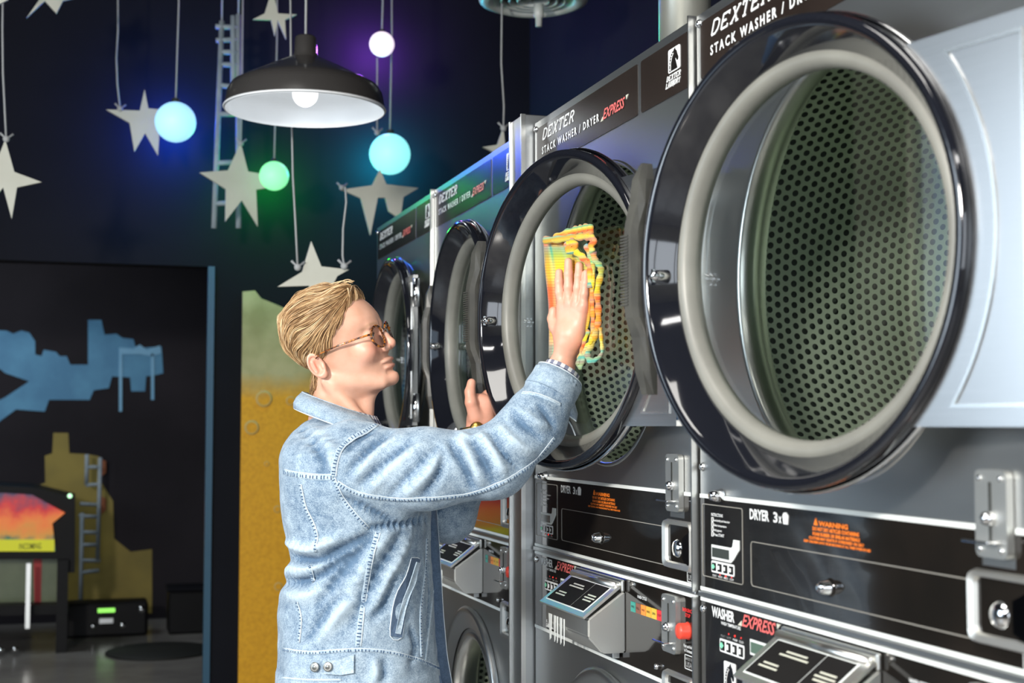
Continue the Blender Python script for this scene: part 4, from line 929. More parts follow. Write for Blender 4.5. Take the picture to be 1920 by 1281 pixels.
def f_body(p):
    d = f_sections(p, TORSO, -.036)
    d = smin(d, sd_ell(p, (HIP[0] - .01, 0, .74), (.120, .145, .12)), .04)
    for s_ in (-1, 1):
        d = smin(d, sd_chain(p, [(HIP[0], s_ * .085, .78), (HIP[0] + .015 * s_, s_ * .095, .44), (HIP[0] - .02, s_ * .10, .09)], [.085, .055, .038], .02), .03)
        d = smin(d, sd_chain(p, [(HIP[0] - .02, s_ * .10, .06), (HIP[0] + .13, s_ * .115, .045)], [.038, .032], .02), .03)
    d = smin(d, sd_chain(p, [SHR, ELR, (ELR + WRR) / 2, WRR], [.040, .034, .030, .024], .02), .02)
    d = smin(d, sd_chain(p, [SHL, ELL, (ELL + WRL) / 2, WRL], [.05, .040, .034, .026], .02), .02)
    d = smin(d, sd_cap(p, NB1, L(645, 880), .045, .05), .03)
    return d
V4, F4 = surf_nets(f_body, (-.30, -.28, .0), (.42, .28, 1.32), .010)
Vb = np.concatenate([V1, V2, V3, V4]); off = np.cumsum([0, len(V1), len(V2), len(V3)])
Fb = np.concatenate([F1, F2 + off[1], F3 + off[2], F4 + off[3]])
me = np_mesh('person', Vb, Fb)
# natural colour variation of the skin: lips, ears, cheeks, knuckles, brow
q = toH(Vb[:len(V1)]); m_ = q.copy(); m_[:, 1] = np.abs(m_[:, 1])
g_ = lambda p, c, r: np.exp(-np.sum(((p - np.array(c)) / np.array(r)) ** 2, 1))
lip = np.clip(g_(m_, (88, 0, -54.5), (14, 17, 3.5)) + g_(m_, (88, 6, -65.5), (14, 16, 4.2)), 0, 1)
red = .55 * g_(m_, (66, 42, -26), (26, 18, 16)) + .9 * g_(m_, (-29, 82, -19), (14, 10, 21)) + .5 * g_(m_, (98, 0, -28), (9, 13, 9)) + .35 * g_(m_, (76, 0, -90), (12, 15, 10))
brow = np.clip(sum(g_(m_, c, (9, 8, 3.0)) for c in ((86, 16, 17), (82, 26, 20), (77, 36, 20), (70, 45, 16))), 0, 1)
stub = np.clip(1.3 - np.abs(sd_cap(m_.astype(np.float32), (30, 66, 34), (-4, 72, -6), 1, 1)) / 12, 0, 1) + np.clip(1.2 - np.abs(sd_cap(m_.astype(np.float32), (-58, 50, -40), (-70, 40, -64), 1, 1)) / 13, 0, 1)
A = np.zeros((len(Vb), 3), np.float32); A[:len(V1), 0] = lip * .6; A[:len(V1), 1] = np.clip(red, 0, 1); A[:len(V1), 2] = np.clip(brow * .5 + np.clip(stub, 0, 1) * .35, 0, 1)
hp = Vb[off[1]:off[2]]; A[off[1]:off[2], 1] = .25 + .3 * np.clip(sum(np.exp(-np.sum((hp - Hd(*pp[0], .01)) ** 2, 1) / .0001) for pp, _ in hd_pts.values()), 0, 1)
A[off[2]:off[3], 1] = .3
cattr(me, 'tint', A)
m = mat('fair_skin', (.8, .5, .4), .42, sss=.12); h = NT(m); h.b.inputs['Subsurface Radius'].default_value = (.012, .005, .003); h.b.inputs['Subsurface Scale'].default_value = .6
at = h.n('ShaderNodeAttribute'); at.attribute_name = 'tint'; se = h.n('ShaderNodeSeparateColor'); h.l(at.outputs['Color'], se.inputs[0])
basec = ramp(h, noise(h, obj_coord(h), 45, 4.), [(.3, (.68, .37, .255)), (.7, (.76, .44, .32))])
def mixc(fac, a, bcol):
    mx = h.n('ShaderNodeMix', data_type='RGBA'); h.l(fac, mx.inputs['Factor']); h.l(a, mx.inputs['A']); mx.inputs['B'].default_value = (*bcol, 1); return mx.outputs['Result']
c_ = mixc(se.outputs[1], basec, (.72, .25, .18)); c_ = mixc(se.outputs[0], c_, (.56, .20, .17)); c_ = mixc(se.outputs[2], c_, (.30, .17, .08))
h.l(c_, h.b.inputs['Base Color']); bump(h, noise(h, obj_coord(h), 420, 2.), .08, .001)
M['skin'] = m
person = link('person', me, 'skin'); person.location = tuple(O); person.rotation_euler = (0, 0, -YAW)
tag(person, 'short-haired blond person in glasses and denim jacket wiping the open door glass', 'person')
# ================================================================ denim jacket
def f_rsleeve(p):
    return sd_chain(p, [L(672, 876, 2.485), L(800, 880, 2.45), L(925, 868, 2.445), L(1000, 795, 2.465), L(1044, 716, dc - .008)], [.074, .066, .0600, .0520, .0435], .03)
def f_lsleeve(p):
    return sd_chain(p, [L(695, 866, 2.74), SHL * .3 + ELL * .7, ELL, ELL * .45 + WRL * .55, WRL], [.072, .060, .054, .048, .042], .03)
def f_jacket(p):
    d = f_sections(p, TORSO, .0)
    d = smin(d, sd_cap(p, L(648, 850, 2.62), L(660, 858, 2.50), .048, .060), .035); d = smin(d, sd_cap(p, L(648, 850, 2.62), L(670, 858, 2.75), .048, .060), .035)
    d = smin(d, f_rsleeve(p), .035); d = smin(d, f_lsleeve(p), .03)
    # ends: hem below, cuffs at the wrists, open neck
    zt = L(690, 1277)[2]; d = smax(d, zt - p[:, 2], .004)
    wa = L(1048, 706, dc - .008); wn = (wa - L(1000, 795, 2.465)); wn /= np.linalg.norm(wn); d = np.where(np.linalg.norm(p - wa, axis=1) < .16, smax(d, (p - wa) @ wn, .004), d)
    wb = WRL; wm = WRL - ELL; wm = wm / np.linalg.norm(wm); d = np.where(np.linalg.norm(p - wb, axis=1) < .10, smax(d, (p - wb) @ wm, .004), d)
    # hollow cuff and neck so that cloth edges read as edges
    d = smax(d, -sd_cap(p, wa - wn * .05, wa + wn * .05, .034, .040), .003)
    d = smax(d, -sd_cap(p, L(636, 770, 2.63), L(630, 700, 2.63), .052, .066), .006)
    d = smax(d, -sd_cap(p, L(700, 808, 2.63), L(735, 770, 2.63), .020, .040), .015)
    return d
VJ, FJ = surf_nets(f_jacket, (-.24, -.26, .74), (.46, .25, 1.38), .0042)
from mathutils.bvhtree import BVHTree
def mkbvh(V, F): return BVHTree.FromPolygons([tuple(v) for v in V], [tuple(int(i) for i in f) for f in F])
CL = toL(CC)
def cast(bvh, x, y):
    dr = toL(P(x, y, 1.0)) - CL; h_ = bvh.ray_cast(Vector(CL), Vector(dr).normalized())
    return (np.array(h_[0]), np.array(h_[1])) if h_[0] is not None else (None, None)
def smooth_line(pts, n=4):
    pts = [np.array(p_, float) for p_ in pts]; out = []
    for i in range(len(pts) - 1):
        p0, p1, p2, p3 = pts[max(i - 1, 0)], pts[i], pts[i + 1], pts[min(i + 2, len(pts) - 1)]
        for k in range(n):
            t = k / n; out.append(.5 * ((2 * p1) + (-p0 + p2) * t + (2 * p0 - 5 * p1 + 4 * p2 - p3) * t * t + (-p0 + 3 * p1 - 3 * p2 + p3) * t ** 3))
    out.append(pts[-1]); return out
def on_cloth(bvh, pts, n=4, lift=0.):
    A_ = []
    for x, y in smooth_line(pts, n):
        q, nn = cast(bvh, x, y)
        if q is not None: A_.append((q + nn * lift, nn))
    return A_
bv0 = mkbvh(VJ, FJ)
# folds: (amplitude mm, width mm, pixel path)
folds = [
    (-6, 9, [(655, 884), (690, 842), (728, 812)]), (4, 9, [(668, 893), (705, 852), (745, 820)]), (-6, 8, [(680, 905), (722, 866), (768, 828)]), (4, 9, [(700, 915), (745, 872), (792, 832)]),
    (-5, 8, [(735, 925), (772, 884), (818, 838)]), (4, 10, [(760, 930), (800, 890), (835, 845)]), (-6, 9, [(795, 930), (822, 890), (832, 848)]),
    (-7, 9, [(846, 832), (866, 868), (884, 912)]), (6, 10, [(862, 822), (884, 858), (902, 905)]), (-7, 8, [(884, 826), (905, 866), (925, 906)]), (6, 10, [(902, 815), (926, 850), (946, 890)]),
    (-6, 8, [(920, 812), (944, 848), (974, 880)]), (5, 10, [(938, 800), (964, 828), (996, 850)]), (-5, 8, [(960, 775), (985, 800), (1012, 822)]), (4, 9, [(978, 768), (1005, 790), (1030, 800)]), (-4, 8, [(1012, 762), (1030, 782), (1040, 800)]),
    (-5, 8, [(650, 845), (672, 822), (700, 806)]), (4, 8, [(860, 812), (880, 822), (898, 818)]),
    (-6, 11, [(700, 1010), (652, 1060), (600, 1130)]), (5, 14, [(728, 1000), (680, 1070), (625, 1160)]), (-5, 11, [(752, 1002), (705, 1085), (660, 1170)]), (5, 13, [(770, 1010), (730, 1080), (700, 1140)]),
    (-9, 9, [(533, 1036), (560, 1050), (600, 1052), (640, 1030), (690, 1004)]), (8, 10, [(540, 1018), (580, 1030), (630, 1010)]), (-9, 9, [(530, 1087), (560, 1092), (600, 1076), (650, 1046)]), (7, 11, [(540, 1066), (575, 1070), (620, 1052)]),
    (5, 12, [(535, 1110), (560, 1120), (600, 1110)]), (-5, 10, [(700, 1160), (725, 1130), (742, 1080)]), (-5, 9, [(720, 1240), (722, 1264), (715, 1280)]), (4, 9, [(700, 1240), (704, 1262), (700, 1280)]),
    (-4, 9, [(560, 800), (600, 850), (610, 890)]), (3, 12, [(580, 800), (622, 842), (615, 885)]), (-5, 9, [(645, 935), (700, 960), (740, 980)]), (-4, 10, [(575, 1200), (610, 1150), (650, 1110)]), (4, 10, [(600, 1200), (640, 1150), (670, 1120)]),
    (-5, 8, [(770, 1180), (780, 1215), (770, 1240)]), (-4, 8, [(800, 1060), (806, 1120), (802, 1180)]), (5, 9, [(812, 1060), (818, 1120), (814, 1190)]),
    (-7, 7, [(690, 990), (745, 985), (800, 972), (830, 955)])]
nrm = grad(f_jacket, VJ, .003)[0]; disp = np.zeros(len(VJ))
for amp, wd, pts in folds:
    Q = on_cloth(bv0, pts, 5)
    if len(Q) < 3: continue
    Q = np.array([a_ for a_, _ in Q]); c0 = Q.mean(0); R_ = np.linalg.norm(Q - c0, axis=1).max() + wd * .004
    near = np.where(np.linalg.norm(VJ - c0, axis=1) < R_)[0]; D = np.linalg.norm(VJ[near][:, None] - Q[None], axis=2); j = D.argmin(1); dm = D.min(1)
    tt = j / (len(Q) - 1); env = np.sin(PI * np.clip(tt * .86 + .07, 0, 1)) ** .6
    disp[near] += amp * .0019 * env * np.exp(-(dm / (wd * .00085)) ** 2)
def vnoise(p, s, seed=0):
    r = np.random.default_rng(seed); G_ = r.standard_normal((32, 32, 32)); q = p * s; i = np.floor(q).astype(int); t = q - i; t = t * t * (3 - 2 * t); o = 0
    for a_ in (0, 1):
        for b_ in (0, 1):
            for c2 in (0, 1): o = o + G_[(i[:, 0] + a_) % 32, (i[:, 1] + b_) % 32, (i[:, 2] + c2) % 32] * np.where(a_, t[:, 0], 1 - t[:, 0]) * np.where(b_, t[:, 1], 1 - t[:, 1]) * np.where(c2, t[:, 2], 1 - t[:, 2])
    return o
disp += .0022 * vnoise(VJ * [1, 1, .6], 18, 1) + .0010 * vnoise(VJ, 42, 2)
zc = VJ[:, 2]; hem = np.clip((L(690, 1240)[2] - zc) / .008, 0, 1); disp = disp * (1 - .5 * hem) + .002 * hem
dw = np.linalg.norm(VJ - L(1046, 712, dc), axis=1); cuff = np.clip((.066 - dw) / .006, 0, 1) * (VJ[:, 0] > L(980, 700)[0]); disp += .0025 * cuff
VJ2 = VJ + nrm * disp[:, None]
me = np_mesh('denim_jacket', VJ2, FJ); vattr(me, 'wear_shade', np.clip(.5 + disp / .022, 0, 1))  # faded ridges, darker creases: wear and fold shading put into the colour
def denim(name, lo, hi, wear_shade=False):
    m = mat(name, hi, .85, sheen=.12); h = NT(m); v = obj_coord(h)
    a1 = noise(h, v, 60, 6., .72); a2 = noise(h, v, 480, 2.)
    tw = h.n('ShaderNodeTexWave'); tw.inputs['Scale'].default_value = 260; tw.inputs['Distortion'].default_value = 2; tw.inputs['Detail'].default_value = 1; tw.bands_direction = 'DIAGONAL'; h.l(v, tw.inputs['Vector'])
    s1 = h.n('ShaderNodeMath', operation='MULTIPLY_ADD'); h.l(a2, s1.inputs[0]); s1.inputs[1].default_value = .75; h.l(a1, s1.inputs[2])
    s2 = h.n('ShaderNodeMath', operation='MULTIPLY_ADD'); h.l(tw.outputs['Fac'], s2.inputs[0]); s2.inputs[1].default_value = .10; h.l(s1.outputs[0], s2.inputs[2])
    wv = h.n('ShaderNodeAttribute'); wv.attribute_name = 'wear_shade'; s3 = h.n('ShaderNodeMath', operation='MULTIPLY_ADD'); h.l(wv.outputs['Fac'], s3.inputs[0]); s3.inputs[1].default_value = .9 if wear_shade else 0.; h.l(s2.outputs[0], s3.inputs[2])
    o_ = .45 if wear_shade else 0.; r_ = h.n('ShaderNodeMapRange'); r_.inputs['From Min'].default_value = .60 + o_; r_.inputs['From Max'].default_value = 1.22 + o_; h.l(s3.outputs[0], r_.inputs[0])
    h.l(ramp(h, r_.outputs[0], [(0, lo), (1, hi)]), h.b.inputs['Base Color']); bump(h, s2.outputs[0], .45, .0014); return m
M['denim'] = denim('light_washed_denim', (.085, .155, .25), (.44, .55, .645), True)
M['denim_flat'] = denim('light_washed_denim_trim', (.14, .22, .32), (.43, .54, .635))
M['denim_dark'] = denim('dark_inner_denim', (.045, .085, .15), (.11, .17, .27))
M['denim_seam'] = denim('faded_seam_denim', (.19, .29, .40), (.56, .67, .75))
M['thread'] = mat('pale_seam_edge', (.62, .70, .76), .8)
M['stitch_shade'] = mat('dark_stitch_shadow', (.05, .10, .19), .9)  # shade of the seam puckers, put into the colour of dark ribs
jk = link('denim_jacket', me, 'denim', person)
bv = mkbvh(VJ2, FJ)
def seam(pts, w=.0042, pucker=True, name='seam', edge=True):
    Q = on_cloth(bv, pts, 6, .0004)
    if len(Q) < 4: return
    P_ = [q for q, _ in Q]; N_ = [n_ for _, n_ in Q]; b = MB(); e = MB(); k = MB()
    T_ = [P_[min(i + 1, len(P_) - 1)] - P_[max(i - 1, 0)] for i in range(len(P_))]; T_ = [t / max(np.linalg.norm(t), 1e-9) for t in T_]; S_ = [np.cross(N_[i], T_[i]) for i in range(len(P_))]
    V = []
    for i in range(len(P_)):
        for sx, ly in ((-1, -.0006), (-.75, .0011), (0, .0015), (.75, .0011), (1, -.0006)): V.append(P_[i] + S_[i] * w * sx + N_[i] * ly)
    F = [(i * 5 + j, i * 5 + j + 1, i * 5 + j + 6, i * 5 + j + 5) for i in range(len(P_) - 1) for j in range(4)]
    o = b._add(V, F, True).build(name, 'denim_seam', jk)
    if edge:
        MB().tube([P_[i] + S_[i] * w * 1.05 + N_[i] * .0006 for i in range(len(P_))], .00085, 5).build('seam_edge', 'thread', jk)
    if pucker:
        L_ = np.concatenate([[0], np.cumsum([np.linalg.norm(P_[i + 1] - P_[i]) for i in range(len(P_) - 1)])]); n_ = int(L_[-1] / .0062)
        for a_ in range(n_):
            s_ = (a_ + .5 + random.uniform(-.2, .2)) / n_ * L_[-1]; i = min(int(np.searchsorted(L_, s_)) - 1, len(P_) - 2); i = max(i, 0); t = (s_ - L_[i]) / max(L_[i + 1] - L_[i], 1e-9)
            c_ = P_[i] * (1 - t) + P_[i + 1] * t + N_[i] * .0016; hw = w * random.uniform(.35, .75)
            k.tube([c_ - S_[i] * hw, c_ + S_[i] * hw], .0010, 4, smooth=False)
        ko = k.build('stitch_shade_ribs', 'stitch_shade', jk); ko['kind'] = 'stuff'
    return o
seam([(716, 790), (690, 806), (660, 822), (638, 842), (628, 866), (625, 893)], .0050)
seam([(625, 897), (640, 932), (664, 964), (690, 992)], .0034)
seam([(534, 886), (556, 891), (590, 895), (624, 896)], .0052)
seam([(632, 906), (655, 920), (690, 931), (750, 937), (820, 935), (890, 925), (950, 902), (1000, 868), (1040, 822)], .0044)
seam([(563, 908), (572, 950), (588, 985), (594, 1012), (588, 1034)], .0034)
seam([(580, 1062), (588, 1092)], .0034); seam([(556, 1128), (564, 1160), (560, 1205)], .0026)
seam([(708, 998), (692, 1060), (679, 1140), (671, 1212)], .0050)
seam([(800, 1010), (796, 1080), (788, 1150), (790, 1232)], .0030); seam([(812, 1108), (806, 1160), (797, 1238)], .0016, False)
seam([(532, 1219), (580, 1225), (640, 1221), (690, 1220), (740, 1226), (790, 1240), (826, 1256)], .0030)
seam([(979, 737), (1000, 739), (1022, 746), (1050, 759)], .0026, False)
seam([(557, 768), (575, 780), (600, 787)], .0016, False, edge=True)
seam([(528, 1272), (580, 1276), (640, 1276)], .0016, False)
# welt pocket
def patch(pts, m, name, lift=.0012, th=.0016):
    Q = [cast(bv, x, y) for x, y in pts]; Q = [(q, n_) for q, n_ in Q if q is not None]; n = len(Q); c_ = np.mean([q for q, _ in Q], 0); nn = np.mean([n_ for _, n_ in Q], 0)
    V = [q + n_ * lift for q, n_ in Q] + [q + n_ * (lift + th) for q, n_ in Q] + [c_ + nn * (lift + th)]
    F = [(i, (i + 1) % n, (i + 1) % n + n, i + n) for i in range(n)] + [(i + n, (i + 1) % n + n, 2 * n) for i in range(n)]
    return MB()._add(V, F).build(name, m, jk)
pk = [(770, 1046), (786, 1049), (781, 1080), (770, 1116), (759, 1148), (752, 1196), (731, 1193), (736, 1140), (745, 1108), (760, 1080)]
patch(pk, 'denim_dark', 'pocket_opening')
patch([(778, 1054), (783, 1056), (777, 1090), (766, 1118), (757, 1146), (749, 1190), (740, 1188), (747, 1150), (754, 1124), (765, 1096)], 'denim_seam', 'pocket_welt', .0022, .0022)
Q = on_cloth(bv, pk + pk[:1], 3, .0016); MB().tube([q for q, _ in Q], .0011, 5).build('pocket_edge', 'thread', jk)
# waist tab with metal buttons
patch([(607, 1240), (640, 1236), (664, 1226), (664, 1262), (640, 1266), (610, 1264)], 'denim_seam', 'waist_tab', .003, .0025)
M['button'] = mat('pewter_jacket_button', (.30, .31, .30), .35, .9)
for x, y in ((592, 1251), (617, 1250)):
    q, n_ = cast(bv, x, y); t_ = Vector(n_).to_track_quat('Z', 'Y').to_matrix().to_4x4(); t_.translation = Vector(q + n_ * (.003 if x < 600 else .006))
    b = MB().lathe([(0, .0035), (.003, .0035), (.0035, .0025), (.006, .0032), (.0080, .0030), (.0085, .0015), (.0080, 0), (0, 0)], 24, axis='z'); bmesh.ops.transform(b.bm, matrix=t_, verts=b.bm.verts); b.build('button', 'button', jk)
# front edge of the open jacket: far placket seen from inside
def sheet(name, rails, m, parent, th=.0025, uvs=True, smooth=True):
    """grid sheet from a list of point rows, given thickness"""
    R = np.array(rails, float); a_, b_ = R.shape[:2]; V = R.reshape(-1, 3); F = [(i * b_ + j, i * b_ + j + 1, (i + 1) * b_ + j + 1, (i + 1) * b_ + j) for i in range(a_ - 1) for j in range(b_ - 1)]
    me = np_mesh(name, V, np.array(F), smooth)
    if uvs:
        uv = me.uv_layers.new(name='UVMap'); li = np.empty(len(me.loops), np.int32); me.loops.foreach_get('vertex_index', li); U = np.stack([(li % b_) / (b_ - 1), (li // b_) / (a_ - 1)], 1); uv.data.foreach_set('uv', U.astype(np.float32).ravel())
    o = link(name, me, m, parent); md = o.modifiers.new('thickness', 'SOLIDIFY'); md.thickness = th; md.offset = 0; return o
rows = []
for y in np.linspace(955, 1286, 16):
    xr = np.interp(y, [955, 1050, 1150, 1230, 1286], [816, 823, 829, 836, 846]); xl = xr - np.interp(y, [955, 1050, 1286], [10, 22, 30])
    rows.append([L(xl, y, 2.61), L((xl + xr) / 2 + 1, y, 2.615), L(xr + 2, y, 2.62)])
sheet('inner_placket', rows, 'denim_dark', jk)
MB().tube([r_[2] for r_ in rows], .0014, 6).build('placket_edge', 'thread', jk)
# collar: a band folded over around the neck
CN = L(634, 772, 2.63)
def ring_pt(th, rx, ry, tilt, dz, cx=0.):
    x = rx * math.cos(th); y = ry * math.sin(th); return CN + np.array([x + cx, y, dz - tilt * (x + cx)])
def collar(name, rx0, ry0, tl0, dz0, rx1, ry1, tl1, dz1, m, parent, th=.0035, a0=38, a1=322, c0=0., c1=0., bulge=.006):
    rows = []
    for k in range(4):
        t = k / 3; row = []
        for a in np.linspace(math.radians(a0), math.radians(a1), 56):
            p0 = ring_pt(a, rx0, ry0, tl0, dz0, c0); p1 = ring_pt(a, rx1, ry1, tl1, dz1, c1); o_ = np.array([math.cos(a), math.sin(a), 0]) * bulge * math.sin(PI * t)
            row.append(p0 * (1 - t) + p1 * t + o_)
        rows.append(row)
    return sheet(name, rows, m, parent, th)
collar('collar', .070, .070, .36, .012, .090, .098, .36, -.022, 'denim_flat', jk, .004, 28, 332, .003, .008)
MB().tube([ring_pt(a, .0905, .0985, .36, -.023, .008) for a in np.linspace(math.radians(28), math.radians(332), 60)], .0012, 5).build('collar_edge', 'thread', jk)
MB().tube([ring_pt(a, .0705, .0705, .36, .0125, .003) for a in np.linspace(math.radians(28), math.radians(332), 60)], .0018, 5).build('collar_fold', 'denim_seam', jk)
# gingham shirt: collar band and cuff
def gingham(name, su, sv, c1=(.035, .045, .10), c0=(.78, .78, .80)):
    m = mat(name, c0, .8); h = NT(m); uv = h.n('ShaderNodeUVMap'); sp = h.n('ShaderNodeSeparateXYZ'); h.l(uv.outputs[0], sp.inputs[0]); out = []
    for k, s_ in ((0, su), (1, sv)):
        a_ = h.n('ShaderNodeMath', operation='MULTIPLY'); h.l(sp.outputs[k], a_.inputs[0]); a_.inputs[1].default_value = s_
        f_ = h.n('ShaderNodeMath', operation='FRACT'); h.l(a_.outputs[0], f_.inputs[0]); g2 = h.n('ShaderNodeMath', operation='GREATER_THAN'); h.l(f_.outputs[0], g2.inputs[0]); g2.inputs[1].default_value = .5; out.append(g2.outputs[0])
    ad = h.n('ShaderNodeMath', operation='ADD'); h.l(out[0], ad.inputs[0]); h.l(out[1], ad.inputs[1]); hf = h.n('ShaderNodeMath', operation='MULTIPLY'); h.l(ad.outputs[0], hf.inputs[0]); hf.inputs[1].default_value = .5
    h.l(ramp(h, hf.outputs[0], [(0, c0), (.5, (.22, .24, .34)), (1, c1)]), h.b.inputs['Base Color']); return m
M['gingham'] = gingham('navy_white_gingham', 34, 3); M['gingham_cuff'] = gingham('navy_white_gingham_cuff', 14, 2.5)
sh = link('gingham_shirt', np_mesh('gingham_shirt', V4[:0], F4[:0]) if False else bpy.data.meshes.new('e'), 'gingham', person); bpy.data.objects.remove(sh)
shirt = collar('gingham_shirt', .0645, .0630, .30, .012, .078, .082, .33, -.022, 'gingham', person, .002, 10, 350, .008, .012, .002)
wa = L(1048, 706, dc - .008); wn = wa - L(1000, 795, 2.465); wn /= np.linalg.norm(wn); uu = np.cross(wn, [0, 1, 0]); uu /= np.linalg.norm(uu); vv = np.cross(wn, uu)
def cuffring(name, c0_, r0, c1_, r1, m, parent, th=.002, a0=0, a1=360, fl=(1, 1), rows_=4):
    return sheet(name, [[wa + wn * (c0_ * (1 - t) + c1_ * t) + (uu * math.cos(a) * fl[0] + vv * math.sin(a) * fl[1]) * (r0 * (1 - t) + r1 * t) for a in np.linspace(math.radians(a0), math.radians(a1), 48)] for t in np.linspace(0, 1, rows_)], m, parent, th)
cuffring('shirt_cuff', -.02, .0335, .016, .0325, 'gingham_cuff', shirt)
cuffring('jacket_cuff', -.038, .0475, .003, .0425, 'denim_flat', jk, .0032)
MB().tube([wa + wn * .003 + (uu * math.cos(a) + vv * math.sin(a)) * .0435 for a in np.linspace(0, 2 * PI, 40)], .0013, 5).build('cuff_edge', 'thread', jk)
fp = [L(1052, 742, dc - .03), L(1075, 752, dc - .02), L(1082, 776, dc - .02), L(1080, 790, dc - .03), L(1062, 776, dc - .035)]
sheet('cuff_flap', [[fp[0], fp[1]], [(fp[0] + fp[4]) / 2, fp[2]], [fp[4], fp[3]]], 'denim_flat', jk, .003); MB().tube([fp[1], fp[2], fp[3], fp[4]], .0014, 5).build('flap_edge', 'thread', jk)
MB().tube([L(1066, 790, dc - .03), L(1072, 800, dc - .03), L(1079, 817, dc - .03)], .0014, 5).build('loose_thread', 'thread', jk)
# jeans and shoes
def f_jeans(p):
    d = sd_ell(p, (HIP[0] - .006, 0, .76), (.152, .175, .15))
    for s_ in (-1, 1): d = smin(d, sd_chain(p, [(HIP[0], s_ * .085, .74), (HIP[0] + .015 * s_, s_ * .095, .44), (HIP[0] - .02, s_ * .10, .075)], [.098, .070, .055], .02), .03)
    return smax(smax(d, p[:, 2] - L(690, 1258)[2], .004), .055 - p[:, 2], .004)
VN, FN = surf_nets(f_jeans, (-.26, -.30, 0), (.30, .30, .90), .008)
M['jeans'] = denim('mid_blue_jeans', (.05, .12, .27), (.10, .22, .42)); link('jeans', np_mesh('jeans', VN, FN), 'jeans', person)
M['shoe'] = mat('white_canvas_shoe', (.6, .6, .58), .7)
for s_ in (-1, 1):
    fs = lambda p, s_=s_: smax(smin(sd_chain(p, [(HIP[0] - .03, s_ * .10, .045), (HIP[0] + .15, s_ * .12, .035)], [.046, .040], .02), sd_ell(p, (HIP[0] - .02, s_ * .10, .08), (.05, .045, .05)), .02), .002 - p[:, 2], .003)
    v_, f_ = surf_nets(fs, (-.2, -.22, -.02), (.35, .22, .16), .006); link('shoe', np_mesh('shoe', v_, f_), 'shoe', person)
# ================================================================ hair
def hoff(q):
    x, z = q[:, 0], q[:, 2]
    t = 3 + 9 * np.clip((z + 45) / 75, 0, 1) ** 1.2; t = 1.5 + (t - 1.5) * np.maximum(np.clip((xh(z, q[:, 1]) - x) / 42, 0, 1) ** .6, np.clip((z - 60) / 20, 0, 1))
    t = np.where(x > -30, t * (1 - .45 * np.clip((-q[:, 2] + 40) / 40, 0, 1) * np.clip((x + 30) / 40, 0, 1)), t)
    t = t + 3 * np.clip((z - 78) / 25, 0, 1) - 2 * np.clip((-60 - x) / 30, 0, 1) * np.clip((60 - z) / 60, 0, 1)
    return t
HLX = np.array([(-80, -84), (-66, -72), (-56, -58), (-40, -52), (-30, -46), (-16, -36), (-8, -14), (-2, -2), (8, 10), (22, 16), (32, 30), (42, 44), (58, 55), (70, 62), (84, 66), (130, 74)], float)
def xh(z, y): return interp(np.clip(z, -80, 130), HLX[:, 0], HLX[:, 1]) + 6 * np.clip(1 - np.abs(y) / 40, 0, 1) * (z > 40)
NHa, NHb = toH(NB0[None])[0], toH(NB1[None])[0]
def f_hair(q, grow=0.):
    d = f_skull(q) - hoff(q) - grow
    quiff = sd_ell(q, (36, -6, 89), (36, 42, 22)); d = smin(d, quiff - grow, 12); d = smin(d, sd_ell(q, (-33, 0, 77), (60, 62, 40)) - grow, 10)
    d = smin(d, sd_cap(q, NHa, NHb, 51, 58) - 3. - grow, 12)
    d = smax(d, (q[:, 0] - xh(q[:, 2], q[:, 1]) - grow) * .9, 7)
    d = smax(d, -50 + .30 * q[:, 0] - q[:, 2], 5)
    ay = np.abs(q[:, 1]); m = q.copy(); m[:, 1] = ay
    d = smax(d, -sd_ell(m, (-30, 84, -26), (19, 22, 24)), 4)
    return d
VH, FH = surf_nets(lambda p: f_hair(p), (-125, -110, -100), (100, 110, 140), 3.0)
VH = VH - grad(f_hair, VH, 1.)[0] * 2.0
hair_me = np_mesh('hair', fromH(VH), FH)
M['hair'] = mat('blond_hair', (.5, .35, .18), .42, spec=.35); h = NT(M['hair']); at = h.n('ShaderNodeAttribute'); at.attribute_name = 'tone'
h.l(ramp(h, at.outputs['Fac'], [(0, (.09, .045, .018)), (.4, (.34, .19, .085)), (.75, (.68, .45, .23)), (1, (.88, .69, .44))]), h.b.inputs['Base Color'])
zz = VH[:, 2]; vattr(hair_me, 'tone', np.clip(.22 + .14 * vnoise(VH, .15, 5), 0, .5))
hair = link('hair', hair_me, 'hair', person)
NS, ST = 5200, 12
r = np.random.default_rng(3)
cand = VH[r.integers(0, len(VH), NS * 3)]; cand = cand[(cand[:, 0] < xh(cand[:, 2], cand[:, 1]) + 1)][:NS]; NS = len(cand)
def flow(q):
    """combing direction: from the front lock back over the side, down at the back"""
    x, y, z = q[:, 0], q[:, 1], q[:, 2]; s_ = np.sign(y + 6)
    u = np.clip((60 - x) / 150, 0, 1); side = np.clip((80 - z) / 80, 0, 1)
    dx = -1.0 + .9 * np.clip((-55 - x) / 35, 0, 1) ** 1.0; dz = -.10 - .55 * side - .9 * np.clip((-40 - x) / 45, 0, 1); dy = s_ * .2 * np.clip((z - 60) / 30, 0, 1)
    nape = np.clip((-z - 10) / 35, 0, 1); dx = dx * (1 - nape) + .28 * nape; dz = dz * (1 - nape) - 1.0 * nape
    front = np.clip((x - 15) / 40, 0, 1); dz -= front * .7; temple = np.clip((x + 25) / 30, 0, 1) * np.clip((40 - z) / 30, 0, 1); dz -= temple * 1.2; dx += temple * .55
    dx += .30 * vnoise(q, .035, 8); dz += .30 * vnoise(q, .035, 9); dy += .25 * vnoise(q, .035, 10)
    return np.stack([dx, dy, dz], 1)
lift = r.uniform(-.5, 3.4, NS) + 1.5 * vnoise(cand, .13, 11); seglen = r.uniform(2.6, 5.4, NS) * (.45 + .55 * np.clip((cand[:, 2] + 30) / 70, 0, 1))
pos = cand.copy(); path = []
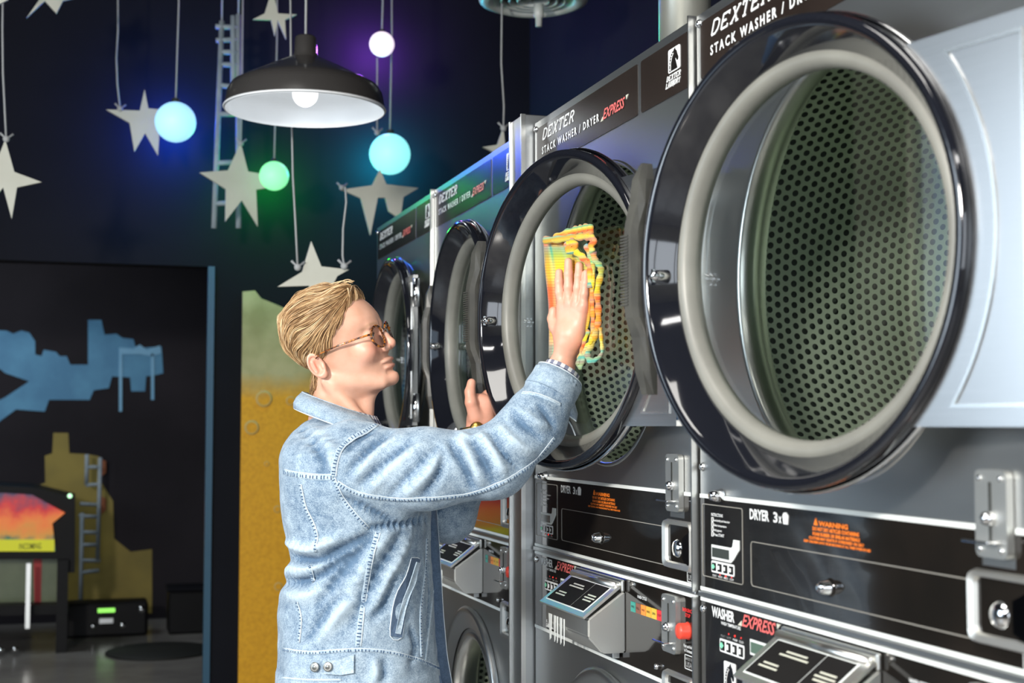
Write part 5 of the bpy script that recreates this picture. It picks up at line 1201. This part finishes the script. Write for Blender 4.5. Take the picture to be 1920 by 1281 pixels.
for k in range(ST):
    g_, d_ = grad(f_hair, pos, 1.5); prof_ = lift * (math.sin(PI * min(1., (k + 1.5) / ST)) * .8 + .2) - 1.5
    pos = pos + g_ * (prof_ - d_)[:, None] * .8; path.append(pos.copy())
    w_ = flow(pos); w_ = w_ - g_ * np.sum(w_ * g_, 1)[:, None]; w_ /= np.maximum(np.linalg.norm(w_, axis=1), 1e-6)[:, None]; pos = pos + w_ * seglen[:, None]
path = np.array(path)                                   # ST, NS, 3
T_ = np.gradient(path, axis=0); T_ /= np.maximum(np.linalg.norm(T_, axis=2, keepdims=True), 1e-6)
G_ = np.array([grad(f_hair, path[k], 1.5)[0] for k in range(ST)]); S_ = np.cross(T_, G_); S_ /= np.maximum(np.linalg.norm(S_, axis=2, keepdims=True), 1e-6)
wd = r.uniform(.35, .80, NS)[None, :, None] * np.array([.55, .9, 1, 1, 1, 1, 1, .95, .85, .7, .5, .15])[:, None, None]
V = np.stack([path + S_ * wd, path + G_ * wd * .8, path - S_ * wd], 2)   # ST,NS,3,3
V = V.transpose(1, 0, 2, 3).reshape(-1, 3); base = (np.arange(NS) * ST * 3)[:, None, None, None]; kk = (np.arange(ST - 1) * 3)[None, :, None, None]
qd = np.array([[0, 1, 4, 3], [1, 2, 5, 4], [2, 0, 3, 5]])[None, None]; F = (base + kk + qd).reshape(-1, 4)
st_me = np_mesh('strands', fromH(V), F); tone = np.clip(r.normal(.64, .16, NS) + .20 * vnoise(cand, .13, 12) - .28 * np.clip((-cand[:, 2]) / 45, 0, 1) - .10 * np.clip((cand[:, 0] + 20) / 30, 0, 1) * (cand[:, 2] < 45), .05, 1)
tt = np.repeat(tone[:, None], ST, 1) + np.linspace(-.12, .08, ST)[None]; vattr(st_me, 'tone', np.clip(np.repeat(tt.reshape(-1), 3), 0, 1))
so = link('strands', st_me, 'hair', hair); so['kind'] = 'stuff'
# a few loose locks at the front
lk = MB()
def hpx(x, y, yy): 
    # point in the head frame from a pixel at lateral offset yy
    w_ = L(x, y, 2.63 + yy); return w_
for pts in ([(652, 540), (656, 560), (656, 580), (648, 598), (638, 606)], [(640, 532), (655, 527), (664, 528)], [(628, 535), (648, 525), (658, 526)], [(645, 545), (650, 562), (648, 580), (640, 596)], [(600, 540), (640, 527), (662, 531)]):
    for j in range(4):
        o_ = random.uniform(-1.5, 1.5); dd = 2.575 if len(pts) > 3 else 2.62
        lk.tube([L(x + o_ * (1 - i / len(pts)), y + o_ * .6, dd + .004 * j) for i, (x, y) in enumerate(smooth_line(pts, 3))], [.0007] * (3 * (len(pts) - 1)) + [.0002], 4)
lo = lk.build('front_lock', 'hair', hair); vattr(lo.data, 'tone', np.full(len(lo.data.vertices), .85)); lo['kind'] = 'stuff'
# ================================================================ spectacles
M['tortoise'] = mat('tortoiseshell_acetate', (.2, .06, .01), .2, 0., coat=.4); h = NT(M['tortoise'])
h.l(ramp(h, noise(h, obj_coord(h), 150, 2.), [(.42, (.030, .010, .006)), (.50, (.22, .06, .012)), (.62, (.62, .22, .03))]), h.b.inputs['Base Color'])
gl = None
def Hh(x, y, z): return fromH(np.array([x, y, z], float))
def lens_ring(sy):
    pts = []
    for k in range(28):
        a = 2 * PI * k / 28; yy = 33 + 23 * math.cos(a); z = -6 + 20.5 * math.sin(a); x = 90 - .006 * (yy - 20) ** 2 * 1.0; pts.append(Hh(x, sy * yy, z))
    return pts
Rn, Ln = lens_ring(-1), lens_ring(1)
gl = MB().tube(Rn, .0022, 8, closed=True).tube(Ln, .0022, 8, closed=True).build('spectacles', 'tortoise', person)
MB().tube([Hh(90, -11, -2), Hh(93.5, 0, 3), Hh(90, 11, -2)], .0014, 8).build('bridge', 'chrome', gl)
for s_ in (-1, 1): MB().tube([Hh(84, s_ * 55, 2), Hh(80, s_ * 63, 3), Hh(60, s_ * 70, 4), Hh(20, s_ * 76, 4), Hh(-12, s_ * 79, 2), Hh(-26, s_ * 79, -4)], [.0030, .0028, .0025, .0023, .0020, .0020], 8, flat=.7).build('temple', 'tortoise', gl)
for pts in (Rn, Ln):
    c_ = np.mean(pts, 0); MB()._add([*pts, c_], [(i, (i + 1) % 28, 28) for i in range(28)], True).build('lens', 'lens', gl)
# eyes with lids
M['eye'] = mat('eye_white', (.60, .56, .52), .2); M['iris'] = mat('grey_blue_iris', (.05, .08, .10), .15); M['lash'] = mat('brown_lashes', (.10, .05, .03), .7)
for s_ in (-1, 1):
    e = MB().sphere((0, 0, 0), .0126, 20); bmesh.ops.transform(e.bm, matrix=Matrix.Translation(Vector(Hh(66.4, s_ * 31, .5))), verts=e.bm.verts); eo = e.build('eye', 'eye', person)
    i_ = MB().sphere((0, 0, 0), .0052, 14); bmesh.ops.transform(i_.bm, matrix=Matrix.Translation(Vector(Hh(74.6, s_ * 31, .6))), verts=i_.bm.verts); i_.build('iris', 'iris', eo)
    for zz_, up in ((3.6, 1), (-4.6, -1)):
        MB().tube([Hh(73 - .028 * t_ * t_ * .8, s_ * (31 + t_), zz_ - up * .022 * t_ * t_) for t_ in np.linspace(-12, 12, 11)], [.0008] + [.0019] * 9 + [.0008], 6).build('eyelid', 'skin_lid', eo) if False else None
    MB().tube([Hh(80.8 - .035 * t_ * t_, s_ * (31 + t_), 3.8 - .024 * t_ * t_) for t_ in np.linspace(-11, 12, 11)], .0009, 5).build('lashes', 'lash', eo)
# wristwatch on the far wrist
M['brass'] = mat('brass_link_bracelet', (.42, .28, .08), .3, 1.0)
wc_ = L(891, 804, dl - .004); b = MB()
ws_ = MB().tube([wc_ + np.array([.0270 * math.cos(a), .0235 * math.sin(a), .004 * math.cos(a)]) for a in np.linspace(0, 2 * PI, 32, endpoint=False)], .0042, 8, closed=True, flat=1.4).build('bracelet', 'brass', person)
MB().lathe([(0, -.005), (.012, -.004), (.014, 0), (.012, .004), (0, .005)], 20, tuple(wc_ + np.array([.004, -.026, 0])), 'y').build('watch_case', 'brass', ws_)
# ================================================================ cleaning cloth
M['cloth'] = mat('woven_check_cloth', (.8, .6, .1), .85, sheen=.2); h = NT(M['cloth']); uv = h.n('ShaderNodeUVMap'); sp = h.n('ShaderNodeSeparateXYZ'); h.l(uv.outputs[0], sp.inputs[0])
TE, GR, YE, OR, BL, CR = (.05, .36, .30), (.14, .40, .08), (.72, .52, .02), (.74, .12, .02), (.04, .33, .45), (.70, .58, .25)
cu = ramp(h, sp.outputs[0], [(0, OR), (.10, OR), (.16, CR), (.20, TE), (.26, YE), (.45, YE), (.52, CR), (.58, YE), (.70, OR), (.78, CR), (.86, TE), (1, YE)])
cv = ramp(h, sp.outputs[1], [(0, TE), (.10, TE), (.14, CR), (.20, YE), (.38, OR), (.58, OR), (.66, YE), (.76, YE), (.84, GR), (.90, TE), (.95, OR), (1, BL)])
def stripes(o_, n_):
    a_ = h.n('ShaderNodeMath', operation='MULTIPLY'); h.l(o_, a_.inputs[0]); a_.inputs[1].default_value = n_; f_ = h.n('ShaderNodeMath', operation='PINGPONG'); h.l(a_.outputs[0], f_.inputs[0]); f_.inputs[1].default_value = .5; return f_.outputs[0]
mx = h.n('ShaderNodeMix', data_type='RGBA'); mx.inputs['Factor'].default_value = .62; h.l(cu, mx.inputs['A']); h.l(cv, mx.inputs['B'])
sx, sy = stripes(sp.outputs[0], 30), stripes(sp.outputs[1], 46)
mu_ = h.n('ShaderNodeMath', operation='MULTIPLY'); h.l(sx, mu_.inputs[0]); h.l(sy, mu_.inputs[1])
dk = h.n('ShaderNodeMapRange'); dk.inputs['From Max'].default_value = .12; dk.inputs['To Min'].default_value = .45; h.l(sy, dk.inputs[0])
m2 = h.n('ShaderNodeMix', data_type='RGBA'); m2.blend_type = 'MULTIPLY'; m2.inputs['Factor'].default_value = 1; h.l(mx.outputs['Result'], m2.inputs['A']); h.l(dk.outputs[0], m2.inputs['B']); h.l(m2.outputs['Result'], h.b.inputs['Base Color']); bump(h, mu_.outputs[0], .5, .002)
ct = empty('cleaning_cloth', tuple(onG(1070, 560, .01)), -YAW); tag(ct, 'yellow, orange and teal checked cloth pressed on the glass under the hand', 'cloth')
CT0 = toL(onG(1070, 560, .01))
def gh(x, y): return dc - (x - 1075) * .0013 + .006
def csheet(name, rows, lf=0., th=.002):
    R = [[L(x, y, min(gd(x, y, .006), gh(x, y) + .012) - lf + .0015 * math.sin(x * .35 + y * .11)) - CT0 for x, y in row] for row in rows]; return sheet(name, R, 'cloth', ct, th)
def band(name, left, right, nu=14, nv=40, lf=0.):
    ys = np.linspace(0, 1, nv); Ls = np.array(smooth_line(left, 8)); Rs = np.array(smooth_line(right, 8))
    fl = lambda A_, t: np.stack([np.interp(t, np.linspace(0, 1, len(A_)), A_[:, i]) for i in (0, 1)], -1)
    rows = [[tuple(fl(Ls, t) * (1 - s_) + fl(Rs, t) * s_) for s_ in np.linspace(0, 1, nu)] for t in ys[::-1]]; return csheet(name, rows, lf)
band('cloth_body', [(1019, 448), (1022, 500), (1028, 560), (1030, 610), (1029, 672)], [(1076, 452), (1106, 498), (1106, 560), (1104, 610), (1078, 668)], 18, 50)
# folded layers seen edge on: the rolled hems running down the right
def hemroll(name, px, rad, lf=0., flat=1.6):
    pts = smooth_line(px, 6); V = [L(x, y, gh(x, y) - lf) - CT0 for x, y in pts]
    n = 10; b = MB(); b.tube(V, [rad * (1 + .18 * math.sin(i * 1.3)) for i in range(len(V))], n, flat=flat); me_len = len(V)
    o = b.build(name, 'cloth', ct); me = o.data; uv = me.uv_layers.new(name='UVMap'); zs = np.array([v_.co.z for v_ in me.vertices]); 
    z0_, z1_ = zs.min(), zs.max()
    for lp in me.loops: v_ = me.vertices[lp.vertex_index]; uv.data[lp.index].uv = (((v_.co.z - z0_) / .05 + hemroll.k) % 1.0, (v_.co.z - z0_) / max(z1_ - z0_, 1e-6))
    hemroll.k += .37; return o
hemroll.k = .3
hemroll('rolled_hem', [(1020, 450), (1046, 449), (1075, 446), (1096, 444), (1108, 446), (1114, 452), (1108, 463), (1112, 474)], .0042, .012)
hemroll('rolled_hem', [(1040, 448), (1064, 438), (1082, 432), (1092, 430), (1105, 428), (1107, 436), (1098, 444)], .0052, .004)
hemroll('rolled_hem', [(1060, 462), (1070, 460), (1082, 474), (1098, 488), (1106, 502), (1106, 540)], .0042, .016)
hemroll('rolled_hem', [(1098, 460), (1106, 480), (1112, 505), (1110, 545), (1111, 580), (1112, 610), (1108, 640), (1098, 655), (1094, 672), (1088, 688), (1084, 680), (1092, 664)], .0034, .012)
hemroll('rolled_hem', [(1112, 472), (1116, 488), (1124, 498), (1127, 512), (1120, 545), (1122, 580), (1121, 610), (1112, 640), (1102, 662), (1106, 676), (1118, 674), (1129, 662), (1128, 640), (1126, 615)], .0036, .008)
hemroll('rolled_hem', [(1066, 459), (1072, 455), (1078, 462), (1070, 470), (1064, 464)], .0052, .020)
hemroll('rolled_hem', [(1104, 620), (1096, 640), (1090, 660), (1084, 676)], .0030, .004)
